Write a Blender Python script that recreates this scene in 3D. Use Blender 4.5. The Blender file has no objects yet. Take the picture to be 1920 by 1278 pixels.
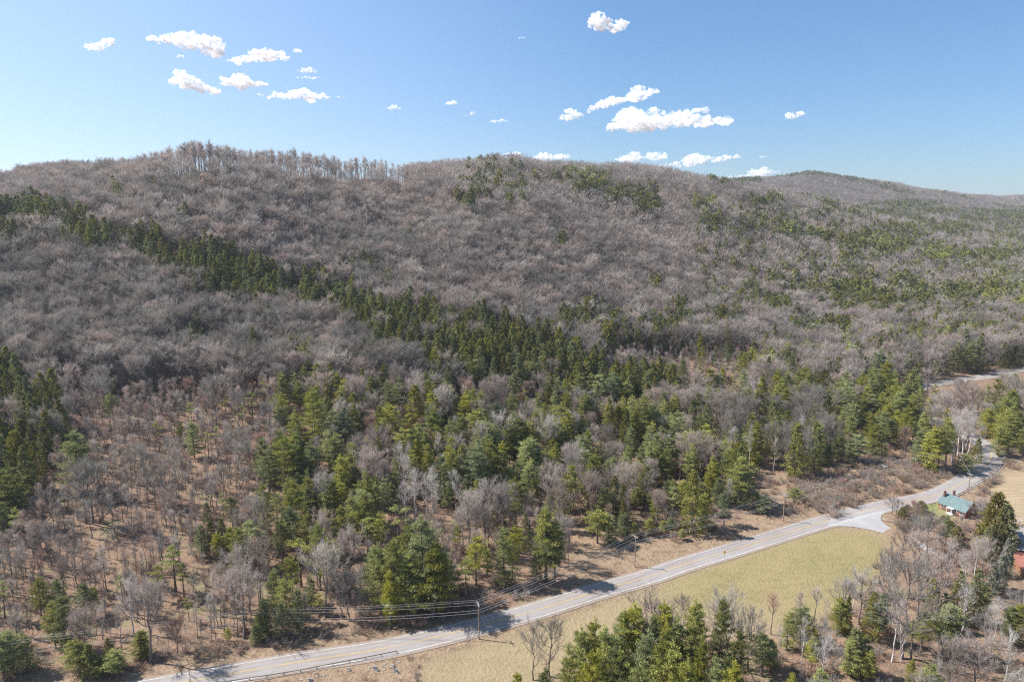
import bpy, math, random
import numpy as np
from mathutils import Vector, Matrix, Euler
R = math.radians
rng = np.random.default_rng(7)
random.seed(7)
# ------------------------------------------------------------------ camera, world, sun, exposure
CAM_H, PITCH, FPX = 115.0, R(10.6), 1280.0
sc = bpy.context.scene
COL = sc.collection
cd = bpy.data.cameras.new('camera'); cam = bpy.data.objects.new('camera', cd); COL.objects.link(cam)
cam.location = (0, 0, CAM_H); cam.rotation_euler = (R(90) - PITCH, 0, 0)
cd.sensor_width = 36; cd.lens = 24; cd.clip_start = 1; cd.clip_end = 40000
sc.camera = cam
SUN_EL, SUN_AZ = 48.0, -78.0          # azimuth from +Y towards +X
sd = Vector((math.sin(R(SUN_AZ)) * math.cos(R(SUN_EL)), math.cos(R(SUN_AZ)) * math.cos(R(SUN_EL)), math.sin(R(SUN_EL))))
w = bpy.data.worlds.new('World'); sc.world = w; w.use_nodes = True
nt = w.node_tree; bg = nt.nodes['Background']
sky = nt.nodes.new('ShaderNodeTexSky'); sky.sky_type = 'NISHITA'; sky.sun_disc = False
sky.sun_elevation = R(SUN_EL); sky.sun_rotation = R(SUN_AZ); sky.altitude = 300
sky.air_density = 1.0; sky.dust_density = 0.6; sky.ozone_density = 1.6
geo_ = nt.nodes.new('ShaderNodeTexCoord'); sx = nt.nodes.new('ShaderNodeSeparateXYZ'); nt.links.new(geo_.outputs['Generated'], sx.inputs[0])
mr_ = nt.nodes.new('ShaderNodeMapRange'); mr_.inputs[1].default_value = 0.0; mr_.inputs[2].default_value = 0.45; nt.links.new(sx.outputs[2], mr_.inputs[0])
mx_ = nt.nodes.new('ShaderNodeMix'); mx_.data_type = 'RGBA'; nt.links.new(mr_.outputs[0], mx_.inputs[0]); mx_.inputs[6].default_value = (0.47, 0.57, 0.73, 1); mx_.inputs[7].default_value = (0.57, 0.78, 0.90, 1)
ml_ = nt.nodes.new('ShaderNodeMix'); ml_.data_type = 'RGBA'; ml_.blend_type = 'MULTIPLY'; ml_.inputs[0].default_value = 1; nt.links.new(sky.outputs[0], ml_.inputs[6]); nt.links.new(mx_.outputs[2], ml_.inputs[7])
sd_n = nt.nodes.new('ShaderNodeMapRange'); sd_n.inputs[1].default_value = 0.15; sd_n.inputs[2].default_value = -0.85; nt.links.new(sx.outputs[0], sd_n.inputs[0])
gl_ = nt.nodes.new('ShaderNodeMix'); gl_.data_type = 'RGBA'; gl_.inputs[7].default_value = (5.5, 5.9, 7.2, 1); nt.links.new(ml_.outputs[2], gl_.inputs[6])
m5_ = nt.nodes.new('ShaderNodeMath'); m5_.operation = 'MULTIPLY'; m5_.inputs[1].default_value = 0.32; nt.links.new(sd_n.outputs[0], m5_.inputs[0]); nt.links.new(m5_.outputs[0], gl_.inputs[0])
nt.links.new(gl_.outputs[2], bg.inputs[0]); bg.inputs[1].default_value = 0.105
ld = bpy.data.lights.new('sun', 'SUN'); ld.energy = 5.0; ld.angle = R(0.5); ld.color = (1, 0.965, 0.92)
sun = bpy.data.objects.new('sun', ld); COL.objects.link(sun)
sun.rotation_euler = sd.to_track_quat('Z', 'Y').to_euler()
sc.view_settings.view_transform = 'Standard'; sc.view_settings.look = 'None'
sc.view_settings.exposure = 0.86; sc.view_settings.gamma = 1
sc.render.engine = 'CYCLES'
cy = sc.cycles
cy.max_bounces = 12; cy.diffuse_bounces = 3; cy.glossy_bounces = 1; cy.transmission_bounces = 2
cy.volume_bounces = 12; cy.transparent_max_bounces = 4; cy.caustics_reflective = False; cy.caustics_refractive = False
cy.use_adaptive_sampling = True; cy.adaptive_threshold = 0.01; cy.use_denoising = False; sc.cycles.pixel_filter_type = 'BLACKMAN_HARRIS'; sc.cycles.filter_width = 1.25; cy.denoiser = 'OPENIMAGEDENOISE'; cy.denoising_input_passes = 'RGB_ALBEDO_NORMAL'; cy.denoising_prefilter = 'ACCURATE'
cy.sample_clamp_indirect = 4
# ------------------------------------------------------------------ picture <-> place
F = np.array([0, math.cos(PITCH), -math.sin(PITCH)]); U = np.array([0, math.sin(PITCH), math.cos(PITCH)])
def proj(x, y, z):
    x = np.asarray(x, float); y = np.asarray(y, float); z = np.asarray(z, float) - CAM_H
    d = y * F[1] + z * F[2]; d = np.where(np.abs(d) < 1e-3, 1e-3, d)
    return 960 + FPX * x / d, 639 - FPX * (y * U[1] + z * U[2]) / d, d
def ray(px, py):
    a = (px - 960) / FPX; b = (639 - py) / FPX
    return np.array([a, F[1] + b * U[1], F[2] + b * U[2]])
def at_depth(px, py, D):
    d = ray(px, py); t = D / d[1]
    return d[0] * t, D, CAM_H + d[2] * t
def flat(px, py, z=0.0):
    d = ray(px, py); t = (z - CAM_H) / d[2]
    return np.array([d[0] * t, d[1] * t])
# ------------------------------------------------------------------ terrain from measured columns (px, [(py, distance) ...])
cols = {
 -700: [(1150, 178), (1000, 214), (850, 268), (700, 330), (600, 378), (500, 425), (430, 468), (415, 540), (402, 640)],
 -300: [(1150, 177), (1000, 215), (850, 270), (700, 334), (600, 384), (500, 432), (430, 476), (408, 555), (392, 650)],
 0:    [(1150, 176), (1000, 215), (850, 270), (700, 335), (600, 385), (500, 435), (430, 480), (393, 560), (368, 640)],
 200:  [(1150, 180), (1000, 216), (850, 274), (700, 345), (600, 398), (500, 448), (430, 500), (380, 570), (332, 635)],
 380:  [(1150, 181), (1100, 192), (1000, 221), (850, 280), (750, 330), (650, 385), (560, 435), (480, 485), (400, 540), (350, 575), (317, 600)],
 560:  [(1150, 182), (1000, 226), (900, 262), (800, 308), (700, 362), (600, 428), (500, 500), (420, 570), (360, 625), (320, 665)],
 700:  [(1150, 182), (1000, 229), (900, 266), (800, 310), (700, 366), (620, 425), (550, 485), (450, 580), (380, 665), (328, 740)],
 950:  [(1100, 196), (1000, 231), (900, 276), (800, 329), (700, 395), (620, 460), (550, 530), (450, 650), (380, 765), (316, 880)],
 1200: [(1000, 232), (950, 255), (850, 317), (750, 395), (700, 450), (650, 505), (600, 560), (550, 618), (480, 715), (400, 850), (350, 960), (330, 1020)],
 1400: [(900, 283), (850, 317), (780, 375), (700, 462), (650, 530), (600, 605), (550, 690), (500, 775), (450, 880), (400, 1010), (374, 1130), (366, 1200)],
 1550: [(900, 283), (800, 359), (750, 408), (700, 474), (650, 565), (600, 660), (550, 760), (500, 880), (450, 1030), (410, 1220), (398, 1400)],
 1700: [(850, 317), (750, 414), (700, 484), (650, 568), (600, 690), (550, 830), (500, 990), (458, 1200), (435, 1500), (405, 1850)],
 1850: [(850, 317), (750, 414), (700, 487), (650, 575), (600, 700), (550, 860), (500, 1090), (455, 1450), (428, 1850), (404, 2300)],
 2000: [(850, 317), (700, 487), (650, 580), (600, 712), (550, 890), (500, 1150), (450, 1600), (425, 2000), (405, 2500)],
 2500: [(850, 317), (700, 487), (600, 725), (500, 1250), (450, 1750), (420, 2400)],
}
ctrl = []
for px, lst in cols.items():
    for py, D in lst: ctrl.append(at_depth(px, py, D))
for px, py, D in [  # far hill and the ones behind it, ridge backs
    (1530, 338, 2500), (1450, 352, 2300), (1600, 346, 2550), (1700, 364, 2600), (1790, 376, 2700), (1860, 388, 2800), (1385, 364, 2100), (1300, 380, 1900), (1450, 392, 1650), (1350, 395, 1550), (1530, 366, 2200), (1620, 385, 2150),
     (1760, 392, 2200), (1930, 377, 5000), (2050, 372, 5000), (1870, 383, 5000), (2200, 380, 5200), (1750, 392, 5000), (1500, 395, 4800),
    (1100, 375, 2300), (800, 385, 2300), (400, 390, 2300), (0, 402, 2300), (-500, 410, 2300),
    (1200, 350, 1250), (1300, 365, 1350), (950, 335, 1080), (700, 342, 900), (560, 345, 800), (380, 340, 720), (200, 355, 760), (0, 385, 770), (-300, 402, 770)]:
    ctrl.append(at_depth(px, py, D))
for px in (-700, -300, 100, 400, 700, 1000, 1300, 1600, 1900, 2400):
    for D in (35, 80, 130, 152): ctrl.append(((px - 960) / FPX * D * 1.2, D, -1.0 if D < 140 else 0.0))
for u in np.linspace(-1.6, 1.6, 9): ctrl.append((u * 9000, 9000, 60.0))
for px, py in [(250, 1290), (350, 1277), (560, 1240), (748, 1209), (975, 1152), (1122, 1107), (1287, 1055), (1447, 1008), (1562, 972), (1644, 952), (1766, 924),
               (1300, 1100), (1500, 1080), (1600, 1050), (1450, 1150), (1100, 1220), (900, 1250), (1700, 1050), (1800, 1000), (1900, 1000), (1900, 1150), (1700, 1200), (1500, 1250)]:
    p = flat(px, py); ctrl.append((p[0], p[1], 0.0))
ctrl = np.array(ctrl)
VS = 1.0
def uv_of(x, y): return np.stack([2.0 * np.asarray(x) / np.asarray(y), VS * np.log(np.asarray(y))], -1)
def tps(q, p):
    d2 = ((q[:, None, :] - p[None, :, :]) ** 2).sum(-1)
    return 0.5 * d2 * np.log(d2 + 1e-12)
P = uv_of(ctrl[:, 0], ctrl[:, 1]); n = len(P)
A = np.zeros((n + 3, n + 3)); A[:n, :n] = tps(P, P) + np.eye(n) * 0.002
A[:n, n] = 1; A[:n, n + 1:] = P; A[n, :n] = 1; A[n + 1:, :n] = P.T
cw = np.linalg.solve(A, np.concatenate([ctrl[:, 2], [0, 0, 0]]))
def z_raw(x, y):
    q = uv_of(x, y); out = np.empty(len(q))
    for i in range(0, len(q), 20000):
        s = q[i:i + 20000]; out[i:i + 20000] = tps(s, P) @ cw[:n] + cw[n] + s @ cw[n + 1:]
    return out
def lattice(seed, x, y):
    h = (x * 374761393 + y * 668265263 + seed * 974634777) & 0x7fffffff
    h = ((h ^ (h >> 13)) * 1274126177) & 0x7fffffff
    return ((h ^ (h >> 16)) & 0xffff) / 32767.5 - 1
def vnoise(x, y, s, seed=1):
    x = np.asarray(x) / s; y = np.asarray(y) / s
    xi = np.floor(x).astype(np.int64); yi = np.floor(y).astype(np.int64); fx = x - xi; fy = y - yi
    fx = fx * fx * (3 - 2 * fx); fy = fy * fy * (3 - 2 * fy)
    a = lattice(seed, xi, yi); b = lattice(seed, xi + 1, yi); c = lattice(seed, xi, yi + 1); d = lattice(seed, xi + 1, yi + 1)
    return (a * (1 - fx) + b * fx) * (1 - fy) + (c * (1 - fx) + d * fx) * fy
def catmull(pts, step):
    pts = np.array(pts, float); out = []
    ext = np.vstack([2 * pts[0] - pts[1], pts, 2 * pts[-1] - pts[-2]])
    for i in range(1, len(ext) - 2):
        p0, p1, p2, p3 = ext[i - 1:i + 3]; m = max(2, int(np.linalg.norm((p2 - p1)[:2]) / step))
        for k in range(m):
            t = k / m
            out.append(0.5 * (2 * p1 + (p2 - p0) * t + (2 * p0 - 5 * p1 + 4 * p2 - p3) * t * t + (3 * p1 - p0 - 3 * p2 + p3) * t ** 3))
    out.append(ext[-2]); return np.array(out)
road_px = [(-260, 1390, 3.9), (60, 1330, 3.9), (350, 1277, 3.9), (560, 1240, 3.9), (748, 1209, 3.9), (975, 1152, 3.9), (1122, 1107, 3.9), (1212, 1081.5, 3.9), (1287, 1056, 3.9), (1355, 1036, 3.9), (1447, 1007.5, 3.9),
           (1520, 985, 4.0), (1590, 965, 4.1), (1650, 950, 4.1), (1725, 935, 4.1), (1766, 923.5, 4.2), (1806, 904, 4.6), (1835, 884, 5.2), (1856, 862, 5.6), (1858, 846, 5.2), (1838, 829, 4.6),
           (1800, 810, 4.3), (1745, 785, 4.2), (1705, 757, 4.2), (1712, 732, 4.2), (1770, 716, 4.4), (1845, 706, 4.4), (1925, 692, 4.4), (2050, 676, 4.4)]
road_c = catmull([(*flat(px, py), hw) for px, py, hw in road_px], 2.0)
def seg_dist(x, y, pl):
    x = np.asarray(x, float); best = np.full(x.shape, 1e9)
    for i in range(len(pl) - 1):
        ax, ay = pl[i, :2]; bx, by = pl[i + 1, :2]; dx, dy = bx - ax, by - ay; L = dx * dx + dy * dy + 1e-9
        t = np.clip(((x - ax) * dx + (y - ay) * dy) / L, 0, 1)
        best = np.minimum(best, np.hypot(x - ax - t * dx, y - ay - t * dy))
    return best
def sstep(a, b, v):
    t = np.clip((v - a) / (b - a), 0, 1); return t * t * (3 - 2 * t)
def z_full(x, y):
    z = z_raw(x, y)
    far = sstep(180, 700, y)
    z = z + vnoise(x, y, 120, 3) * 8.0 * far * sstep(3, 40, z) + vnoise(x, y, 48, 8) * 3.6 * sstep(6, 40, z) + vnoise(x, y, 23, 4) * 1.2 * sstep(3, 20, z) + vnoise(x, y, 7, 5) * 0.22
    near = (y > 120) & (y < 620) & (x > -260) & (x < 520)
    if near.any():
        d = np.full(len(x), 1e9); d[near] = seg_dist(x[near], y[near], road_c[::4])
        k = sstep(7.5, 17, d); z = z * k + (1 - k) * (-0.13)
    return z
UN, VN = 620, 560
us = np.linspace(-1.55, 1.55, UN); vs = np.linspace(math.log(30), math.log(9500), VN)
UU, VV = np.meshgrid(us, vs); GY = np.exp(VV); GX = UU * GY
GZ = z_full(GX.ravel(), GY.ravel()).reshape(VN, UN)
def zat(x, y):
    x = np.asarray(x, float); y = np.maximum(np.asarray(y, float), 31)
    fu = np.clip((x / y - us[0]) / (us[1] - us[0]), 0, UN - 1.001); fv = np.clip((np.log(y) - vs[0]) / (vs[1] - vs[0]), 0, VN - 1.001)
    i = fu.astype(int); j = fv.astype(int); a = fu - i; b = fv - j
    return (GZ[j, i] * (1 - a) + GZ[j, i + 1] * a) * (1 - b) + (GZ[j + 1, i] * (1 - a) + GZ[j + 1, i + 1] * a) * b
def hit(px, py):
    """where the sight line through a picture point meets the ground"""
    d = ray(px, py); t = np.exp(np.linspace(math.log(100), math.log(6000), 2500))
    x, y, z = d[0] * t, d[1] * t, CAM_H + d[2] * t
    g = zat(x, y); k = np.argmax(z < g)
    if not (z < g).any(): k = 600
    return float(x[k]), float(y[k]), float(g[k])
# highest sight-line slope of the ground in front of each grid point (what the hill hides)
slope = (GZ - CAM_H) / GY
occl = np.maximum.accumulate(slope, 0)
def vis(x, y, ztop):
    fu = np.clip(((x / y - us[0]) / (us[1] - us[0])).astype(int), 0, UN - 1); fv = np.clip(((np.log(y) - vs[0]) / (vs[1] - vs[0])).astype(int) - 1, 0, VN - 1)
    return (ztop - CAM_H) / y > occl[fv, fu] - 0.004
# ------------------------------------------------------------------ materials
def mat(name, col, rough=0.85, var=None, scale=1.0, kind='noise', rnd=0.0, metal=0.0, transl=0.0, bump=0.0):
    m = bpy.data.materials.new(name); m.use_nodes = True; t = m.node_tree; b = t.nodes['Principled BSDF']
    b.inputs['Roughness'].default_value = rough; b.inputs['Metallic'].default_value = metal
    b.inputs['Specular IOR Level'].default_value = 0.25
    src = None
    base = t.nodes.new('ShaderNodeRGB'); base.outputs[0].default_value = (*col, 1); src = base.outputs[0]
    if var is not None:
        co = t.nodes.new('ShaderNodeTexCoord')
        nz = t.nodes.new('ShaderNodeTexNoise'); nz.inputs['Scale'].default_value = scale; nz.inputs['Detail'].default_value = 6
        t.links.new(co.outputs['Object'], nz.inputs['Vector'])
        cr = t.nodes.new('ShaderNodeMapRange'); cr.inputs[1].default_value = 0.35; cr.inputs[2].default_value = 0.65
        t.links.new(nz.outputs[0], cr.inputs[0])
        mx = t.nodes.new('ShaderNodeMix'); mx.data_type = 'RGBA'; t.links.new(cr.outputs[0], mx.inputs[0]); t.links.new(src, mx.inputs[6]); mx.inputs[7].default_value = (*var, 1); src = mx.outputs[2]
        if bump:
            bp = t.nodes.new('ShaderNodeBump'); bp.inputs['Strength'].default_value = bump; bp.inputs['Distance'].default_value = 0.1
            t.links.new(nz.outputs[0], bp.inputs['Height']); t.links.new(bp.outputs[0], b.inputs['Normal'])
    if rnd:
        oi = t.nodes.new('ShaderNodeObjectInfo'); mr = t.nodes.new('ShaderNodeMapRange'); mr.inputs[3].default_value = 1 - rnd; mr.inputs[4].default_value = 1 + rnd
        t.links.new(oi.outputs['Random'], mr.inputs[0])
        hs = t.nodes.new('ShaderNodeHueSaturation'); t.links.new(src, hs.inputs['Color']); t.links.new(mr.outputs[0], hs.inputs['Value'])
        m2 = t.nodes.new('ShaderNodeMath'); m2.operation = 'MULTIPLY'; m2.inputs[1].default_value = 7.31; t.links.new(oi.outputs['Random'], m2.inputs[0])
        fr = t.nodes.new('ShaderNodeMath'); fr.operation = 'FRACT'; t.links.new(m2.outputs[0], fr.inputs[0])
        mh = t.nodes.new('ShaderNodeMapRange'); mh.inputs[3].default_value = 0.485; mh.inputs[4].default_value = 0.515; t.links.new(fr.outputs[0], mh.inputs[0]); t.links.new(mh.outputs[0], hs.inputs['Hue'])
        ms = t.nodes.new('ShaderNodeMapRange'); ms.inputs[3].default_value = 1.2; ms.inputs[4].default_value = 0.75; t.links.new(fr.outputs[0], ms.inputs[0]); t.links.new(ms.outputs[0], hs.inputs['Saturation'])
        src = hs.outputs[0]
    t.links.new(src, b.inputs['Base Color'])
    if transl:
        tr = t.nodes.new('ShaderNodeBsdfTranslucent'); t.links.new(src, tr.inputs[0]); ms_ = t.nodes.new('ShaderNodeMixShader'); ms_.inputs[0].default_value = transl
        t.links.new(b.outputs[0], ms_.inputs[1]); t.links.new(tr.outputs[0], ms_.inputs[2]); t.links.new(ms_.outputs[0], t.nodes['Material Output'].inputs[0])
    return m
M = {}
M['pine_y'] = mat('pine_needles_yellow_green', (0.40, 0.39, 0.105), 0.7, (0.26, 0.28, 0.08), 0.5, rnd=0.28, transl=0.28)
M['pine_g'] = mat('pine_needles_green', (0.235, 0.25, 0.08), 0.7, (0.33, 0.335, 0.10), 0.5, rnd=0.28, transl=0.28)
M['pine_b'] = mat('pine_needles_blue_green', (0.18, 0.20, 0.085), 0.7, (0.26, 0.275, 0.115), 0.5, rnd=0.25, transl=0.28)
M['hem'] = mat('hemlock_needles', (0.26, 0.25, 0.062), 0.7, (0.15, 0.16, 0.045), 0.4, rnd=0.3, transl=0.25)
M['cedar'] = mat('cedar_foliage', (0.24, 0.23, 0.075), 0.75, (0.17, 0.15, 0.06), 0.5, rnd=0.15, transl=0.2)
M['spruce'] = mat('spruce_needles', (0.22, 0.25, 0.17), 0.75, (0.30, 0.31, 0.23), 0.6, rnd=0.15, transl=0.2)
M['twig_p'] = mat('twigs_pinkish', (0.51, 0.435, 0.38), 0.9, (0.40, 0.33, 0.28), 0.3, rnd=0.28, transl=0.35)
M['twig_g'] = mat('twigs_grey', (0.35, 0.31, 0.265), 0.9, (0.255, 0.225, 0.19), 0.3, rnd=0.3, transl=0.35)
M['twig_w'] = mat('twigs_pale', (0.62, 0.55, 0.49), 0.9, (0.52, 0.46, 0.41), 0.3, rnd=0.12, transl=0.35)
M['twig_r'] = mat('twigs_reddish', (0.44, 0.32, 0.26), 0.9, (0.36, 0.26, 0.21), 0.3, rnd=0.28, transl=0.35)
M['bark'] = mat('bark_grey_brown', (0.24, 0.20, 0.175), 0.95, (0.15, 0.125, 0.11), 2.0, rnd=0.2)
M['bark_d'] = mat('bark_dark', (0.12, 0.095, 0.08), 0.95, (0.19, 0.15, 0.12), 2.0, rnd=0.2)
M['bark_w'] = mat('bark_white', (0.62, 0.58, 0.54), 0.9, (0.38, 0.34, 0.31), 1.4, rnd=0.1)
M['brush'] = mat('brush_stems', (0.42, 0.315, 0.23), 0.95, (0.32, 0.23, 0.17), 0.5, rnd=0.25, transl=0.3)
# ------------------------------------------------------------------ mesh helpers
class MB:
    def __init__(s): s.v = []; s.f = []; s.m = []; s.n = 0
    def add(s, v, f, mi=0):
        s.v.extend([tuple(p) for p in v]); s.f.extend([tuple(i + s.n for i in q) for q in f]); s.m.extend([mi] * len(f)); s.n += len(v)
    def box(s, c, size, rz=0.0, mi=0, taper=1.0, rx=0.0):
        hx, hy, hz = size[0] / 2, size[1] / 2, size[2] / 2
        vs_ = [(-hx, -hy, -hz), (hx, -hy, -hz), (hx, hy, -hz), (-hx, hy, -hz), (-hx * taper, -hy * taper, hz), (hx * taper, -hy * taper, hz), (hx * taper, hy * taper, hz), (-hx * taper, hy * taper, hz)]
        mt = Matrix.Translation(c) @ Euler((rx, 0, rz)).to_matrix().to_4x4()
        s.add([mt @ Vector(p) for p in vs_], [(0, 3, 2, 1), (4, 5, 6, 7), (0, 1, 5, 4), (1, 2, 6, 5), (2, 3, 7, 6), (3, 0, 4, 7)], mi)
    def tube(s, pts, rad, k=8, mi=0, cap=True):
        pts = [Vector(p) for p in pts]; rings = []
        for i, p in enumerate(pts):
            d = (pts[min(i + 1, len(pts) - 1)] - pts[max(i - 1, 0)]).normalized()
            a = d.orthogonal().normalized() if abs(d.z) < .9 else Vector((1, 0, 0)).cross(d).normalized(); b = d.cross(a)
            r = rad[i] if hasattr(rad, '__len__') else rad
            rings.append([p + (a * math.cos(2 * math.pi * j / k) + b * math.sin(2 * math.pi * j / k)) * r for j in range(k)])
        v = [q for r_ in rings for q in r_]; f = []
        for i in range(len(pts) - 1):
            for j in range(k): f.append((i * k + j, i * k + (j + 1) % k, (i + 1) * k + (j + 1) % k, (i + 1) * k + j))
        if cap: f.append(tuple(range(k - 1, -1, -1))); f.append(tuple((len(pts) - 1) * k + j for j in range(k)))
        s.add(v, f, mi)
    def mesh(s, name, mats):
        m = bpy.data.meshes.new(name); m.from_pydata(s.v, [], s.f)
        for a in (mats if isinstance(mats, (list, tuple)) else [mats]): m.materials.append(a)
        m.polygons.foreach_set('material_index', s.m); m.update(); return m
    def build(s, name, mats, parent=None, loc=None, rz=0):
        o = bpy.data.objects.new(name, s.mesh(name, mats)); COL.objects.link(o)
        if parent: o.parent = parent
        if loc is not None: o.location = loc
        if rz: o.rotation_euler = (0, 0, rz)
        return o
def tag(o, label=None, cat=None, group=None, kind=None):
    if label: o['label'] = label
    if cat: o['category'] = cat
    if group: o['group'] = group
    if kind: o['kind'] = kind
    return o
def empty(name, loc, rz=0, **k):
    o = bpy.data.objects.new(name, None); COL.objects.link(o); o.location = loc; o.rotation_euler = (0, 0, rz); o.empty_display_size = 0.5
    return tag(o, **k)
def np_mesh(name, v, tris, mats, mi=None):
    m = bpy.data.meshes.new(name); v = np.asarray(v, np.float32); tris = np.asarray(tris, np.int32)
    m.vertices.add(len(v)); m.vertices.foreach_set('co', v.ravel()); k = tris.shape[1]
    m.loops.add(tris.size); m.loops.foreach_set('vertex_index', tris.ravel())
    m.polygons.add(len(tris)); m.polygons.foreach_set('loop_start', np.arange(len(tris), dtype=np.int32) * k); m.polygons.foreach_set('loop_total', np.full(len(tris), k, np.int32))
    for a in mats: m.materials.append(a)
    if mi is not None: m.polygons.foreach_set('material_index', np.asarray(mi, np.int32))
    m.update(calc_edges=True); return m
# ------------------------------------------------------------------ regions of the picture (base of what stands there)
def inpoly(px, py, poly):
    px = np.asarray(px); py = np.asarray(py); c = np.zeros(px.shape, bool); k = len(poly)
    for i in range(k):
        x1, y1 = poly[i]; x2, y2 = poly[(i + 1) % k]
        cond = ((y1 > py) != (y2 > py)); xs = (x2 - x1) * (py - y1) / ((y2 - y1) if y2 != y1 else 1e-9) + x1
        c ^= cond & (px < xs)
    return c
FIELD = [(960, 1190), (1140, 1130), (1300, 1075), (1480, 1012), (1560, 992), (1632, 998), (1662, 1012), (1655, 1045), (1630, 1095), (1590, 1130), (1520, 1168), (1440, 1190), (1340, 1200), (1180, 1215), (1080, 1250), (900, 1330), (780, 1330), (800, 1240)]
OPEN = [(-400, 1345), (-400, 1300), (0, 1262), (200, 1262), (330, 1240), (470, 1212), (600, 1190), (760, 1172), (900, 1160), (985, 1135), (1060, 1085), (1085, 1040), (1050, 1015), (1060, 985), (1110, 985), (1180, 1012), (1300, 1003), (1390, 985), (1400, 950), (1360, 925), (1385, 885), (1440, 880), (1500, 905), (1560, 880), (1600, 850), (1660, 845), (1720, 860), (1760, 885), (1840, 870), (1860, 820), (1885, 850),
        (1905, 850), (2100, 840), (2300, 1000), (2000, 1020), (1930, 1010), (1880, 980), (1850, 985), (1700, 965), (1680, 990), (1720, 1030), (1700, 1050), (1650, 1100), (1560, 1168), (1440, 1210), (1180, 1230), (1060, 1300), (900, 1500), (-400, 1700)]
def noman(x, y):
    px, py, d = proj(x, y, zat(x, y)); return inpoly(px, py, OPEN)
# ------------------------------------------------------------------ ground mesh
gpx, gpy, gd = proj(GX, GY, GZ)
fld = inpoly(gpx, gpy, FIELD).astype(float) * (GY < 330)
opn = inpoly(gpx, gpy, OPEN).astype(float) * (GY < 420)
yard = inpoly(gpx, gpy, [(1735, 930), (1765, 925), (1800, 960), (1745, 965), (1700, 985), (1700, 965)]).astype(float)
hay = inpoly(gpx, gpy, [(1840, 905), (1880, 885), (2200, 880), (2200, 1000), (1925, 985), (1880, 960)]).astype(float)
green = fld * np.clip(sstep(1180, 1100, gpy - 0.06 * (gpx - 1400)) * sstep(1180, 1330, gpx) + 0.25, 0, 1)
def blur(a, k=3):
    for _ in range(k): a = (a + np.roll(a, 1, 0) + np.roll(a, -1, 0) + np.roll(a, 1, 1) + np.roll(a, -1, 1)) / 5
    return a
fld, opn, green, yard, hay = [blur(a) for a in (fld, opn, green, yard, hay)]
ids = np.arange(VN * UN).reshape(VN, UN)
quads = np.stack([ids[:-1, :-1], ids[:-1, 1:], ids[1:, 1:], ids[1:, :-1]], -1).reshape(-1, 4)
GROUND_V = 0.60
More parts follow.
